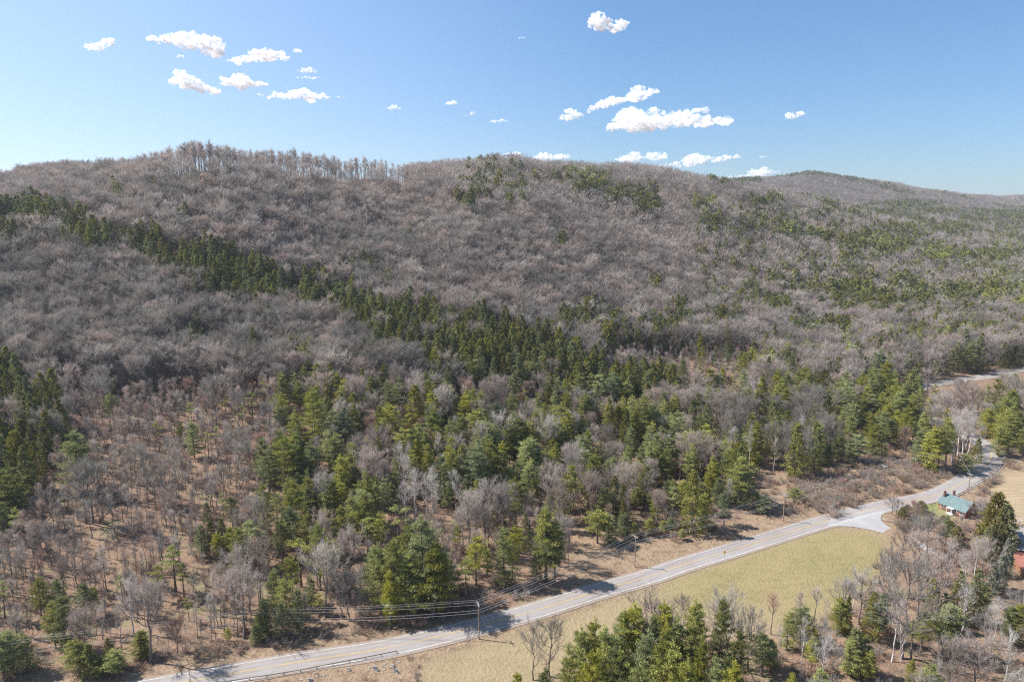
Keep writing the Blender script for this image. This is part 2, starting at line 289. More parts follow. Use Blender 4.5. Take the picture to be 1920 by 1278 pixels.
def ground_mat():
    m = bpy.data.materials.new('leaf_litter_ground'); m.use_nodes = True; t = m.node_tree; N = t.nodes; L = t.links; b = N['Principled BSDF']
    b.inputs['Roughness'].default_value = 1; b.inputs['Specular IOR Level'].default_value = 0.1
    geo = N.new('ShaderNodeNewGeometry')
    def noise(s, det=6, lo=.35, hi=.65, stretch=None):
        nz = N.new('ShaderNodeTexNoise'); nz.inputs['Scale'].default_value = s; nz.inputs['Detail'].default_value = det; nz.inputs['Roughness'].default_value = .65
        if stretch:
            mp = N.new('ShaderNodeMapping'); mp.inputs['Scale'].default_value = stretch; mp.inputs['Rotation'].default_value = (0, 0, R(30)); L.new(geo.outputs['Position'], mp.inputs[0]); L.new(mp.outputs[0], nz.inputs[0])
        else: L.new(geo.outputs['Position'], nz.inputs['Vector'])
        r_ = N.new('ShaderNodeMapRange'); r_.inputs[1].default_value = lo; r_.inputs[2].default_value = hi; L.new(nz.outputs[0], r_.inputs[0]); return r_.outputs[0]
    def mix(f, a, c):
        x = N.new('ShaderNodeMix'); x.data_type = 'RGBA'
        if isinstance(f, float): x.inputs[0].default_value = f
        else: L.new(f, x.inputs[0])
        for s_, q in ((x.inputs[6], a), (x.inputs[7], c)):
            if isinstance(q, tuple): s_.default_value = (*q, 1)
            else: L.new(q, s_)
        return x.outputs[2]
    def attr(nm):
        a = N.new('ShaderNodeAttribute'); a.attribute_name = nm; return a.outputs['Fac']
    litter = mix(noise(0.035), (0.45, 0.275, 0.185), (0.33, 0.215, 0.15))
    litter = mix(noise(0.5, 8), litter, (0.50, 0.335, 0.225)); litter = mix(noise(0.22, 8, .48, .62), litter, (0.25, 0.18, 0.135))
    litter = mix(noise(0.09, 5, .52, .7), litter, (0.40, 0.36, 0.19))
    litter = mix(noise(1.6, 6, .5, .75), litter, (0.20, 0.135, 0.10))
    verge = mix(noise(0.12), (0.46, 0.325, 0.21), (0.38, 0.25, 0.16))
    verge = mix(noise(0.9, 8), verge, (0.54, 0.40, 0.27)); verge = mix(noise(0.3, 8, .5, .62), verge, (0.29, 0.20, 0.135)); verge = mix(noise(1.6, 5, .52, .68), verge, (0.22, 0.15, 0.10))
    tan = mix(noise(0.06, 8, .3, .7, (1, 3, 1)), (0.52, 0.40, 0.25), (0.42, 0.32, 0.19)); tan = mix(noise(0.7, 8, .4, .7), tan, (0.57, 0.45, 0.29))
    grn = mix(noise(0.07, 8, .38, .62, (1, 2.5, 1)), (0.29, 0.27, 0.105), (0.42, 0.345, 0.17)); grn = mix(noise(0.02, 8, .44, .56), grn, (0.47, 0.365, 0.19)); grn = mix(noise(0.16, 8, .5, .62, (1, 2.2, 1)), grn, (0.35, 0.29, 0.13)); grn = mix(noise(0.45, 8, .4, .65), grn, (0.45, 0.375, 0.185)); grn = mix(noise(1.5, 6, .55, .75), grn, (0.21, 0.20, 0.08))
    hayc = mix(noise(0.25, 5, .4, .6, (0.3, 4, 1)), (0.62, 0.48, 0.30), (0.50, 0.38, 0.24))
    g = mix(attr('open'), litter, verge); g = mix(attr('field'), g, tan); g = mix(attr('green'), g, grn)
    g = mix(attr('yard'), g, (0.38, 0.40, 0.16)); g = mix(attr('hay'), g, hayc)
    hv = N.new('ShaderNodeHueSaturation'); hv.inputs['Value'].default_value = GROUND_V; L.new(g, hv.inputs['Color']); g = hv.outputs[0]
    L.new(g, b.inputs['Base Color'])
    bp = N.new('ShaderNodeBump'); bp.inputs['Strength'].default_value = .7; bp.inputs['Distance'].default_value = .35; L.new(noise(1.1, 8, .3, .7), bp.inputs['Height']); L.new(bp.outputs[0], b.inputs['Normal'])
    return m
gm = np_mesh('ground', np.stack([GX, GY, GZ], -1).reshape(-1, 3), quads, [ground_mat()])
for nm, a in (('open', opn), ('field', fld), ('green', green), ('yard', yard), ('hay', hay)):
    at_ = gm.attributes.new(nm, 'FLOAT', 'POINT'); at_.data.foreach_set('value', a.ravel().astype(np.float32))
gm.polygons.foreach_set('use_smooth', np.ones(len(gm.polygons), bool))
go = bpy.data.objects.new('ground', gm); COL.objects.link(go); tag(go, kind='structure')
# ------------------------------------------------------------------ roads
M['asphalt'] = mat('worn_asphalt', (0.29, 0.25, 0.22), 0.9, (0.24, 0.21, 0.185), 0.12, bump=0)
_t = M['asphalt'].node_tree; _b = _t.nodes['Principled BSDF']; _s = _b.inputs['Base Color'].links[0].from_socket
for _sc, _lo, _hi, _c in ((0.9, .52, .72, (0.22, 0.20, 0.19, 1)), (3.5, .55, .8, (0.42, 0.39, 0.36, 1)), (0.05, .5, .56, (0.285, 0.265, 0.255, 1))):
    _co = _t.nodes.new('ShaderNodeTexCoord'); _n = _t.nodes.new('ShaderNodeTexNoise'); _n.inputs['Scale'].default_value = _sc; _n.inputs['Detail'].default_value = 8; _t.links.new(_co.outputs['Object'], _n.inputs['Vector'])
    _m = _t.nodes.new('ShaderNodeMapRange'); _m.inputs[1].default_value = _lo; _m.inputs[2].default_value = _hi; _m.inputs[4].default_value = .7; _t.links.new(_n.outputs[0], _m.inputs[0])
    _x = _t.nodes.new('ShaderNodeMix'); _x.data_type = 'RGBA'; _t.links.new(_m.outputs[0], _x.inputs[0]); _t.links.new(_s, _x.inputs[6]); _x.inputs[7].default_value = _c; _s = _x.outputs[2]
_t.links.new(_s, _b.inputs['Base Color'])
M['asphalt2'] = mat('pale_asphalt', (0.34, 0.33, 0.32), 0.9, (0.29, 0.28, 0.275), 0.2)
M['white'] = mat('white_road_paint', (0.60, 0.59, 0.56), 0.8, (0.40, 0.38, 0.37), 0.5)
M['yellow'] = mat('yellow_road_paint', (0.62, 0.46, 0.17), 0.8, (0.45, 0.36, 0.20), 0.7)
M['gravel'] = mat('gravel_shoulder', (0.30, 0.24, 0.19), 1.0, (0.23, 0.18, 0.14), 1.5)
def strip(name, pl, o0, o1, z, m, dash=None, parent=None):
    t = np.gradient(pl[:, :2], axis=0); t /= np.linalg.norm(t, axis=1)[:, None]; nn = np.stack([-t[:, 1], t[:, 0]], -1)
    a = pl[:, :2] + nn * np.broadcast_to(o0, (len(pl),))[:, None]; c = pl[:, :2] + nn * np.broadcast_to(o1, (len(pl),))[:, None]
    mb = MB(); k = len(pl)
    v = [(p[0], p[1], z) for p in a] + [(p[0], p[1], z) for p in c]
    mb.add(v, [(k + i, k + i + 1, i + 1, i) for i in range(k - 1)])
    o = mb.build(name, m, parent); tag(o, kind='structure'); return o
ROADZ = 0.0
hw = road_c[:, 2]
strip('road_shoulder', road_c, hw + 0.8, -hw - 0.9, ROADZ - 0.03, M['gravel'])
strip('road', road_c, hw, -hw, ROADZ, M['asphalt'])
strip('road_marking_white_line', road_c, hw - 0.33, hw - 0.53, ROADZ + .03, M['white'])
strip('road_marking_white_line', road_c, -hw + 0.62, -hw + 0.38, ROADZ + .03, M['white'])
strip('road_marking_yellow_line', road_c, 0.20, 0.07, ROADZ + .03, M['yellow'])
strip('road_marking_yellow_line', road_c, -0.07, -0.20, ROADZ + .03, M['yellow'])
# faint wheel tracks: a darker worn band in each lane
M['track'] = mat('oily_wheel_band', (0.265, 0.24, 0.23), 0.85, (0.30, 0.27, 0.255), 0.2)
for o_ in (1.75, -1.75): strip('road_wear_band', road_c, o_ + 0.45, o_ - 0.45, ROADZ + .012, M['track'])
side = [(1552, 986), (1575, 985.5), (1600, 987), (1633, 993), (1671, 1001.5), (1700, 1013), (1740, 1034), (1790, 1066), (1840, 1100), (1853, 1092), (1803, 1058), (1752, 1027), (1712, 1008), (1690, 998), (1671, 990), (1657, 981), (1651, 972), (1653, 965), (1664, 958), (1640, 953), (1600, 962), (1552, 976)]
mb = MB(); pts = [flat(*p) for p in side]; mb.add([(p[0], p[1], 0.006) for p in pts], [tuple(range(len(pts)))[::-1]])
so = mb.build('side_road', M['asphalt2']); tag(so, kind='structure')
import bmesh
bm = bmesh.new(); bm.from_mesh(so.data); bmesh.ops.triangulate(bm, faces=bm.faces[:])
for f in bm.faces:
    if f.normal.z < 0: f.normal_flip()
bm.to_mesh(so.data); bm.free()
# ------------------------------------------------------------------ trees: prototypes
def tubes_np(segs, k=4):
    """segs: list of (p0,p1,r0,r1) -> verts, quads"""
    if not segs: return np.zeros((0, 3)), np.zeros((0, 4), int)
    s = np.array([[*a, *b, r0, r1] for a, b, r0, r1 in segs]); p0, p1, r0, r1 = s[:, :3], s[:, 3:6], s[:, 6], s[:, 7]
    d = p1 - p0; d /= np.linalg.norm(d, axis=1)[:, None] + 1e-9
    ref = np.where(np.abs(d[:, 2:3]) > .9, np.array([[1., 0, 0]]), np.array([[0, 0, 1.]])); a = np.cross(d, ref); a /= np.linalg.norm(a, axis=1)[:, None]; b = np.cross(d, a)
    V = []
    for p, r_ in ((p0, r0), (p1, r1)):
        for j in range(k):
            V.append(p + (a * math.cos(2 * math.pi * j / k) + b * math.sin(2 * math.pi * j / k)) * r_[:, None])
    V = np.stack(V, 1); n_ = len(s); base = np.arange(n_)[:, None] * 2 * k
    Q = np.concatenate([base + np.array([[j, (j + 1) % k, k + (j + 1) % k, k + j]]) for j in range(k)], 0)
    return V.reshape(-1, 3), Q
def leaves_np(c, d, L, W, g, up=0.0):
    """long thin quads-as-triangles: centre base c, direction d, length L, width W"""
    n_ = len(c); r_ = g.normal(size=(n_, 3)); r_[:, 2] *= (1 - up); s = np.cross(d, r_); s /= np.linalg.norm(s, axis=1)[:, None] + 1e-9
    V = np.stack([c - s * W[:, None] / 2, c + s * W[:, None] / 2, c + d * L[:, None]], 1)
    return V.reshape(-1, 3), np.arange(n_ * 3).reshape(-1, 3)
def unit(v): return v / (np.linalg.norm(v, axis=-1)[..., None] + 1e-9)
def pack(name, parts):
    """parts: list of (verts, faces, material) -> mesh with tris and quads"""
    V = []; Fc = []; mi = []; mats = []; off = 0
    for v, f, m in parts:
        if len(f) == 0: continue
        if m not in mats: mats.append(m)
        f = np.asarray(f)
        if f.shape[1] == 4: f = np.concatenate([f[:, [0, 1, 2]], f[:, [0, 2, 3]]], 0)
        V.append(v); Fc.append(f + off); mi.append(np.full(len(f), mats.index(m))); off += len(v)
    return np_mesh(name, np.concatenate(V), np.concatenate(Fc), mats, np.concatenate(mi))
def bare_tree(seed, H, Rc, lod=0, z0=.38, up=.55, twig='twig_p', bark='bark', slender=False, coarse=1.0):
    g = np.random.default_rng(seed); segs = []; limbs = []
    n_t = 6; tr = [np.zeros(3)]
    lean = g.normal(size=2) * .02 * H
    for i in range(1, n_t + 1):
        f = i / n_t; tr.append(np.array([lean[0] * f * f + g.normal() * .012 * H, lean[1] * f * f + g.normal() * .012 * H, H * .86 * f]))
    r0 = H * (.0105 if slender else .0145)
    rad = lambda f: r0 * (1 - f) ** .8 + .02
    tsegs = [(tr[i], tr[i + 1], rad(i / n_t) * (1.25 if i == 0 else 1), rad((i + 1) / n_t)) for i in range(n_t)]
    def tp(f): q = f * n_t; i = min(int(q), n_t - 1); return tr[i] + (tr[i + 1] - tr[i]) * (q - i)
    nl = 9 if slender else 12
    twc = []; twd = []; twl = []
    for i in range(nl):
        f = z0 + (1 - z0) * (i + g.random() * .7) / nl; az = i * 2.4 + g.random() * .8
        prof = math.sin(math.pi * min(1, .30 + .66 * ((f - z0) / (1 - z0)) * .95)) ** .7
        ln = Rc * (1.15 if not slender else .9) * (prof + .15) * (.8 + .4 * g.random())
        d = unit(np.array([math.cos(az), math.sin(az), up + .9 * (f - z0)])); p = tp(min(f, .99)); r_ = rad(f) * .55
        pts = [p]; ns = 4
        for k in range(ns):
            d = unit(d + np.array([0, 0, .16]) + g.normal(size=3) * .14); q = pts[-1] + d * ln / ns
            segs.append((pts[-1], q, r_ * (1 - k / ns) + .018, r_ * (1 - (k + 1) / ns) + .015)); pts.append(q)
        limbs.append((np.array(pts), ln, r_))
    nb = (7, 6, 4)[lod]; ntw = (13, 7, 3)[lod]
    if slender: nb = (4, 4, 3)[lod]; ntw = (10, 7, 4)[lod]
    for pts, ln, r_ in limbs + [(np.array([tp(.8), tp(.9), tp(.999), tp(.999) + [0, 0, H * .05]]), H * .2, .05)]:
        for j in range(nb):
            f = .22 + .78 * (j + g.random()) / nb; q = f * (len(pts) - 1); k = min(int(q), len(pts) - 2); p = pts[k] + (pts[k + 1] - pts[k]) * (q - k)
            d = unit(unit(pts[k + 1] - pts[k]) * .8 + g.normal(size=3) * .45 + np.array([0, 0, .55])); bl = ln * (.5 - .2 * f) * (.8 + .5 * g.random()) + .5
            e = p + d * bl
            if lod < 2: segs.append((p, e, .035 + r_ * .25, .012))
            m = ntw; ff = .15 + .95 * g.random(m); c = p + d * (bl * np.minimum(ff, 1.0))[:, None]
            dd = unit(d * .7 + g.normal(size=(m, 3)) * .36 + np.array([0, 0, .4]))
            twc.append(c); twd.append(dd); twl.append((.6 + .9 * g.random(m)) * (.055 * H + .35))
    c = np.concatenate(twc); d = np.concatenate(twd); L_ = np.concatenate(twl)
    W_ = np.full(len(c), ((.04 if slender else .055), .10, .24)[lod] * coarse) * (.6 + .8 * g.random(len(c)))
    parts = [leaves_np(c, d, L_, W_, g)]
    if lod < 2:   # side shoots on every twig
        rep = (2, 1)[lod]
        for _ in range(rep):
            cc = c + d * (L_ * (.3 + .5 * g.random(len(c))))[:, None]; d2 = unit(d * .75 + g.normal(size=d.shape) * .4)
            parts.append(leaves_np(cc, d2, L_ * .6, W_ * .75, g))
    tv = tubes_np(tsegs, 6 if lod == 0 else 4 if lod == 1 else 3); lv = tubes_np(segs, 4 if lod == 0 else 3)
    trunk = [(tv[0], tv[1], M[bark])]; crown = [(lv[0], lv[1], M[bark])] + [(v, f, M[twig]) for v, f in parts]
    return trunk, crown
def pine_tree(seed, H, Rc, lod=0, z0=.25, leaf='pine_y', loose=1.0):
    g = np.random.default_rng(seed); n_t = 5; lean = g.normal(size=2) * .012 * H
    tr = [np.array([lean[0] * (i / n_t) ** 2, lean[1] * (i / n_t) ** 2, H * i / n_t]) for i in range(n_t + 1)]
    r0 = H * .016; tsegs = [(tr[i], tr[i + 1], r0 * (1 - i / n_t) + .03, r0 * (1 - (i + 1) / n_t) + .02) for i in range(n_t)]
    def tp(f): q = f * n_t; i = min(int(q), n_t - 1); return tr[i] + (tr[i + 1] - tr[i]) * (q - i)
    segs = []; C = []; D_ = []; L_ = []
    nw = int((11, 9, 7)[lod] * (1 - z0) / .75 * (H / 18) ** .5); bias = g.random() * 6.28
    ncl = (6, 5, 4)[lod]; nn = (24, 8, 3)[lod]; lw = (.085, .21, .55)[lod]; ll = (.52, .75, 1.3)[lod]
    for i in range(nw):
        f = z0 + (1 - z0) * (i / nw) ** .95; u = (f - z0) / (1 - z0)
        prof = (min(1, .55 + 1.6 * u) * (1 - u) ** .62) * 1.12 + .05
        for j in range(6 if u < .75 else 4):
            if g.random() < .12 * loose: continue
            az = j * 1.05 + i * 1.9 + g.random() * .6; ln = Rc * prof * (.62 + .6 * g.random()) * (1 + .18 * math.cos(az - bias))
            d = unit(np.array([math.cos(az), math.sin(az), -.05 + .65 * u + g.normal() * .08])); p = tp(f + .01 * g.normal()); e = p + d * ln + np.array([0, 0, .06 * ln])
            if lod < 2: segs.append((p, e, .03 + .012 * ln, .015))
            for k in range(ncl):
                t = .3 + .72 * (k + g.random() * .6) / ncl; q = p + (e - p) * t + g.normal(size=3) * np.array([.22, .22, .09]) * ln * .35
                m = nn; C.append(q + g.normal(size=(m, 3)) * np.array([.44, .44, .11]) * (.35 + .16 * ln)); D_.append(unit(d * .6 + g.normal(size=(m, 3)) * .7 + np.array([0, 0, .45]))); L_.append(ll * (.6 + .7 * g.random(m)))
    q = tp(1.0); m = nn * 3; C.append(q + g.normal(size=(m, 3)) * np.array([.25, .25, .5])); D_.append(unit(g.normal(size=(m, 3)) + np.array([0, 0, 1.2]))); L_.append(ll * (.6 + .6 * g.random(m)))
    c = np.concatenate(C); d = np.concatenate(D_); L_ = np.concatenate(L_); lv = leaves_np(c, d, L_, np.full(len(c), lw) * (1 + .3 * g.random(len(c))) * 1.6, g)
    tv = tubes_np(tsegs, 6 if lod == 0 else 3); sv = tubes_np(segs, 3)
    return [(tv[0], tv[1], M['bark_d'])], [(sv[0], sv[1], M['bark_d']), (lv[0], lv[1], M[leaf])]
def hemlock(seed, H, Rc, lod=0, z0=.06, leaf='hem', droop=.25):
    g = np.random.default_rng(seed); r0 = H * .014
    tsegs = [(np.array([0, 0, 0.]), np.array([0, 0, H * .5]), r0, r0 * .55), (np.array([0, 0, H * .5]), np.array([0, 0, H * .99]), r0 * .55, .02)]
    nbr = (190, 100, 40)[lod]; nn = (19, 13, 8)[lod]; C = []; D_ = []; L_ = []; segs = []
    lump = g.random(12) * 6.28
    for i in range(nbr):
        u = (i + g.random()) / nbr; f = z0 + (1 - z0) * u; az = g.random() * 6.283
        prof = (1 - u) ** .72 * min(1, .6 + 2.2 * u) * (1 + .16 * math.sin(az * 3 + lump[int(u * 11)])) + .04
        ln = Rc * prof * (.72 + .4 * g.random()); d0 = np.array([math.cos(az), math.sin(az), 0]); p = np.array([0, 0, H * f])
        if lod == 0 and i % 2 == 0: segs.append((p, p + d0 * ln * .9 + np.array([0, 0, ln * .12]), .04, .01))
        t = np.sqrt(g.random(nn)) * .75 + .28; c = p + d0 * (t * ln)[:, None]; c[:, 2] += t * ln * .3 - t ** 2 * ln * (.3 + droop)
        c += g.normal(size=(nn, 3)) * np.array([.28, .28, .14]) * (.3 + .22 * ln); C.append(c); D_.append(unit(d0 * .7 + g.normal(size=(nn, 3)) * .5 + np.array([0, 0, -.1]))); L_.append((.55, .8, 1.35)[lod] * (.6 + .7 * g.random(nn)))
    c = np.concatenate(C); d = np.concatenate(D_); L_ = np.concatenate(L_); lv = leaves_np(c, d, L_, np.full(len(c), (.26, .42, .8)[lod]), g, up=.3)
    tv = tubes_np(tsegs, 5 if lod == 0 else 3); sv = tubes_np(segs, 3)
    return [(tv[0], tv[1], M['bark_d'])], [(sv[0], sv[1], M['bark_d']), (lv[0], lv[1], M[leaf])]
def shrub(seed, H, Rc, lod=0, twig='brush'):
    g = np.random.default_rng(seed); segs = []; C = []; D_ = []; L_ = []
    for i in range(14 if lod == 0 else 8):
        az = g.random() * 6.28; rr = Rc * .35 * math.sqrt(g.random()); p = np.array([math.cos(az) * rr, math.sin(az) * rr, 0]); d = unit(np.array([math.cos(az) * .6, math.sin(az) * .6, 1.]) + g.normal(size=3) * .2)
        e = p + d * H * (.55 + .4 * g.random()); segs.append((p, e, .03, .01)); m = 30 if lod == 0 else 16
        t = g.random(m) * .85 + .15; C.append(p + (e - p) * t[:, None]); D_.append(unit(d * .5 + g.normal(size=(m, 3)) * .7 + [0, 0, .2])); L_.append((.5 + .8 * g.random(m)) * .3 * H)
    c = np.concatenate(C); d = np.concatenate(D_); L_ = np.concatenate(L_); lv = leaves_np(c, d, L_, np.full(len(c), (.055, .1)[min(lod, 1)] * (.6 + H / 5)), g)
    sv = tubes_np(segs, 3)
    return [(sv[0], sv[1], M['bark'])], [(lv[0], lv[1], M[twig])]
class Proto: pass
def proto(fn, tname, cname, *a, **k):
    p = Proto(); p.H = a[1]; tr, cr = fn(a[0], a[1], a[2], 0, **k); p.trunk = pack(tname, tr); p.crown = pack(cname, cr); p.tn, p.cn = tname, cname
    p.lod = []
    for l in (0, 1, 2):
        t_, c_ = fn(a[0], a[1], a[2], l, **k); me = pack(tname, t_ + c_); o = bpy.data.objects.new('woodland_pattern', me); p.lod.append(o)
    return p
PR = {}
PR['bare_pink'] = [proto(bare_tree, 'trunk', 'crown', 10 + i, 18, 4.6, twig='twig_p', z0=z, up=u) for i, (z, u) in enumerate([(.38, .55), (.45, .7), (.33, .5), (.5, .8)])]
PR['bare_grey'] = [proto(bare_tree, 'trunk', 'crown', 20 + i, 18, 5.2, twig='twig_g', z0=z, up=u) for i, (z, u) in enumerate([(.3, .35), (.36, .5), (.28, .4)])]
PR['bare_red'] = [proto(bare_tree, 'trunk', 'crown', 30 + i, 14, 3.4, twig='twig_r', z0=z, up=u) for i, (z, u) in enumerate([(.35, .7), (.45, .9)])]
PR['sapling'] = [proto(bare_tree, 'trunk', 'crown', 40 + i, 14, 1.7, twig=t, z0=z, up=u, slender=True) for i, (z, u, t) in enumerate([(.45, 1.2, 'twig_p'), (.55, 1.4, 'twig_r'), (.4, 1.1, 'twig_g'), (.6, 1.5, 'twig_p')])]
PR['crest'] = [proto(bare_tree, 'trunk', 'crown', 45 + i, 22, 2.0, twig='twig_p', z0=z, up=u, slender=True) for i, (z, u) in enumerate([(.5, 1.1), (.58, 1.3), (.42, 1.0)])]
PR['pale'] = [proto(bare_tree, 'trunk', 'crown', 50 + i, 17, 3.0, twig='twig_w', bark='bark_w', z0=z, up=u, slender=True) for i, (z, u) in enumerate([(.4, .9), (.5, 1.1), (.45, .8)])]
PR['pine_y'] = [proto(pine_tree, 'trunk', 'crown', 60 + i, 18, r_, leaf='pine_y', z0=z) for i, (r_, z) in enumerate([(4.4, .16), (4.0, .3), (3.6, .1), (4.6, .42)])]
PR['pine_g'] = [proto(pine_tree, 'trunk', 'crown', 70 + i, 18, r_, leaf='pine_g', z0=z) for i, (r_, z) in enumerate([(4.2, .12), (3.8, .32), (4.4, .2)])]
PR['pine_b'] = [proto(pine_tree, 'trunk', 'crown', 80 + i, 18, r_, leaf='pine_b', z0=z) for i, (r_, z) in enumerate([(4.4, .18), (4.0, .35)])]
PR['thin_pine'] = [proto(pine_tree, 'trunk', 'crown', 90 + i, 16, r_, leaf='pine_y', z0=z, loose=3.6) for i, (r_, z) in enumerate([(2.6, .6), (2.2, .68)])]
PR['hemlock'] = [proto(hemlock, 'trunk', 'crown', 100 + i, 18, r_, leaf='hem') for i, r_ in enumerate([4.4, 3.8, 4.9, 3.5])]
PR['cedar'] = [proto(hemlock, 'trunk', 'crown', 110, 12, 3.6, leaf='cedar', droop=.0)]
PR['spruce'] = [proto(hemlock, 'trunk', 'crown', 111, 15, 3.0, leaf='spruce', droop=.12)]
PR['shrub'] = [proto(shrub, 'stems', 'crown', 120 + i, 3.0, 1.8, twig=t) for i, t in enumerate(['brush', 'twig_g', 'brush', 'twig_r'])]
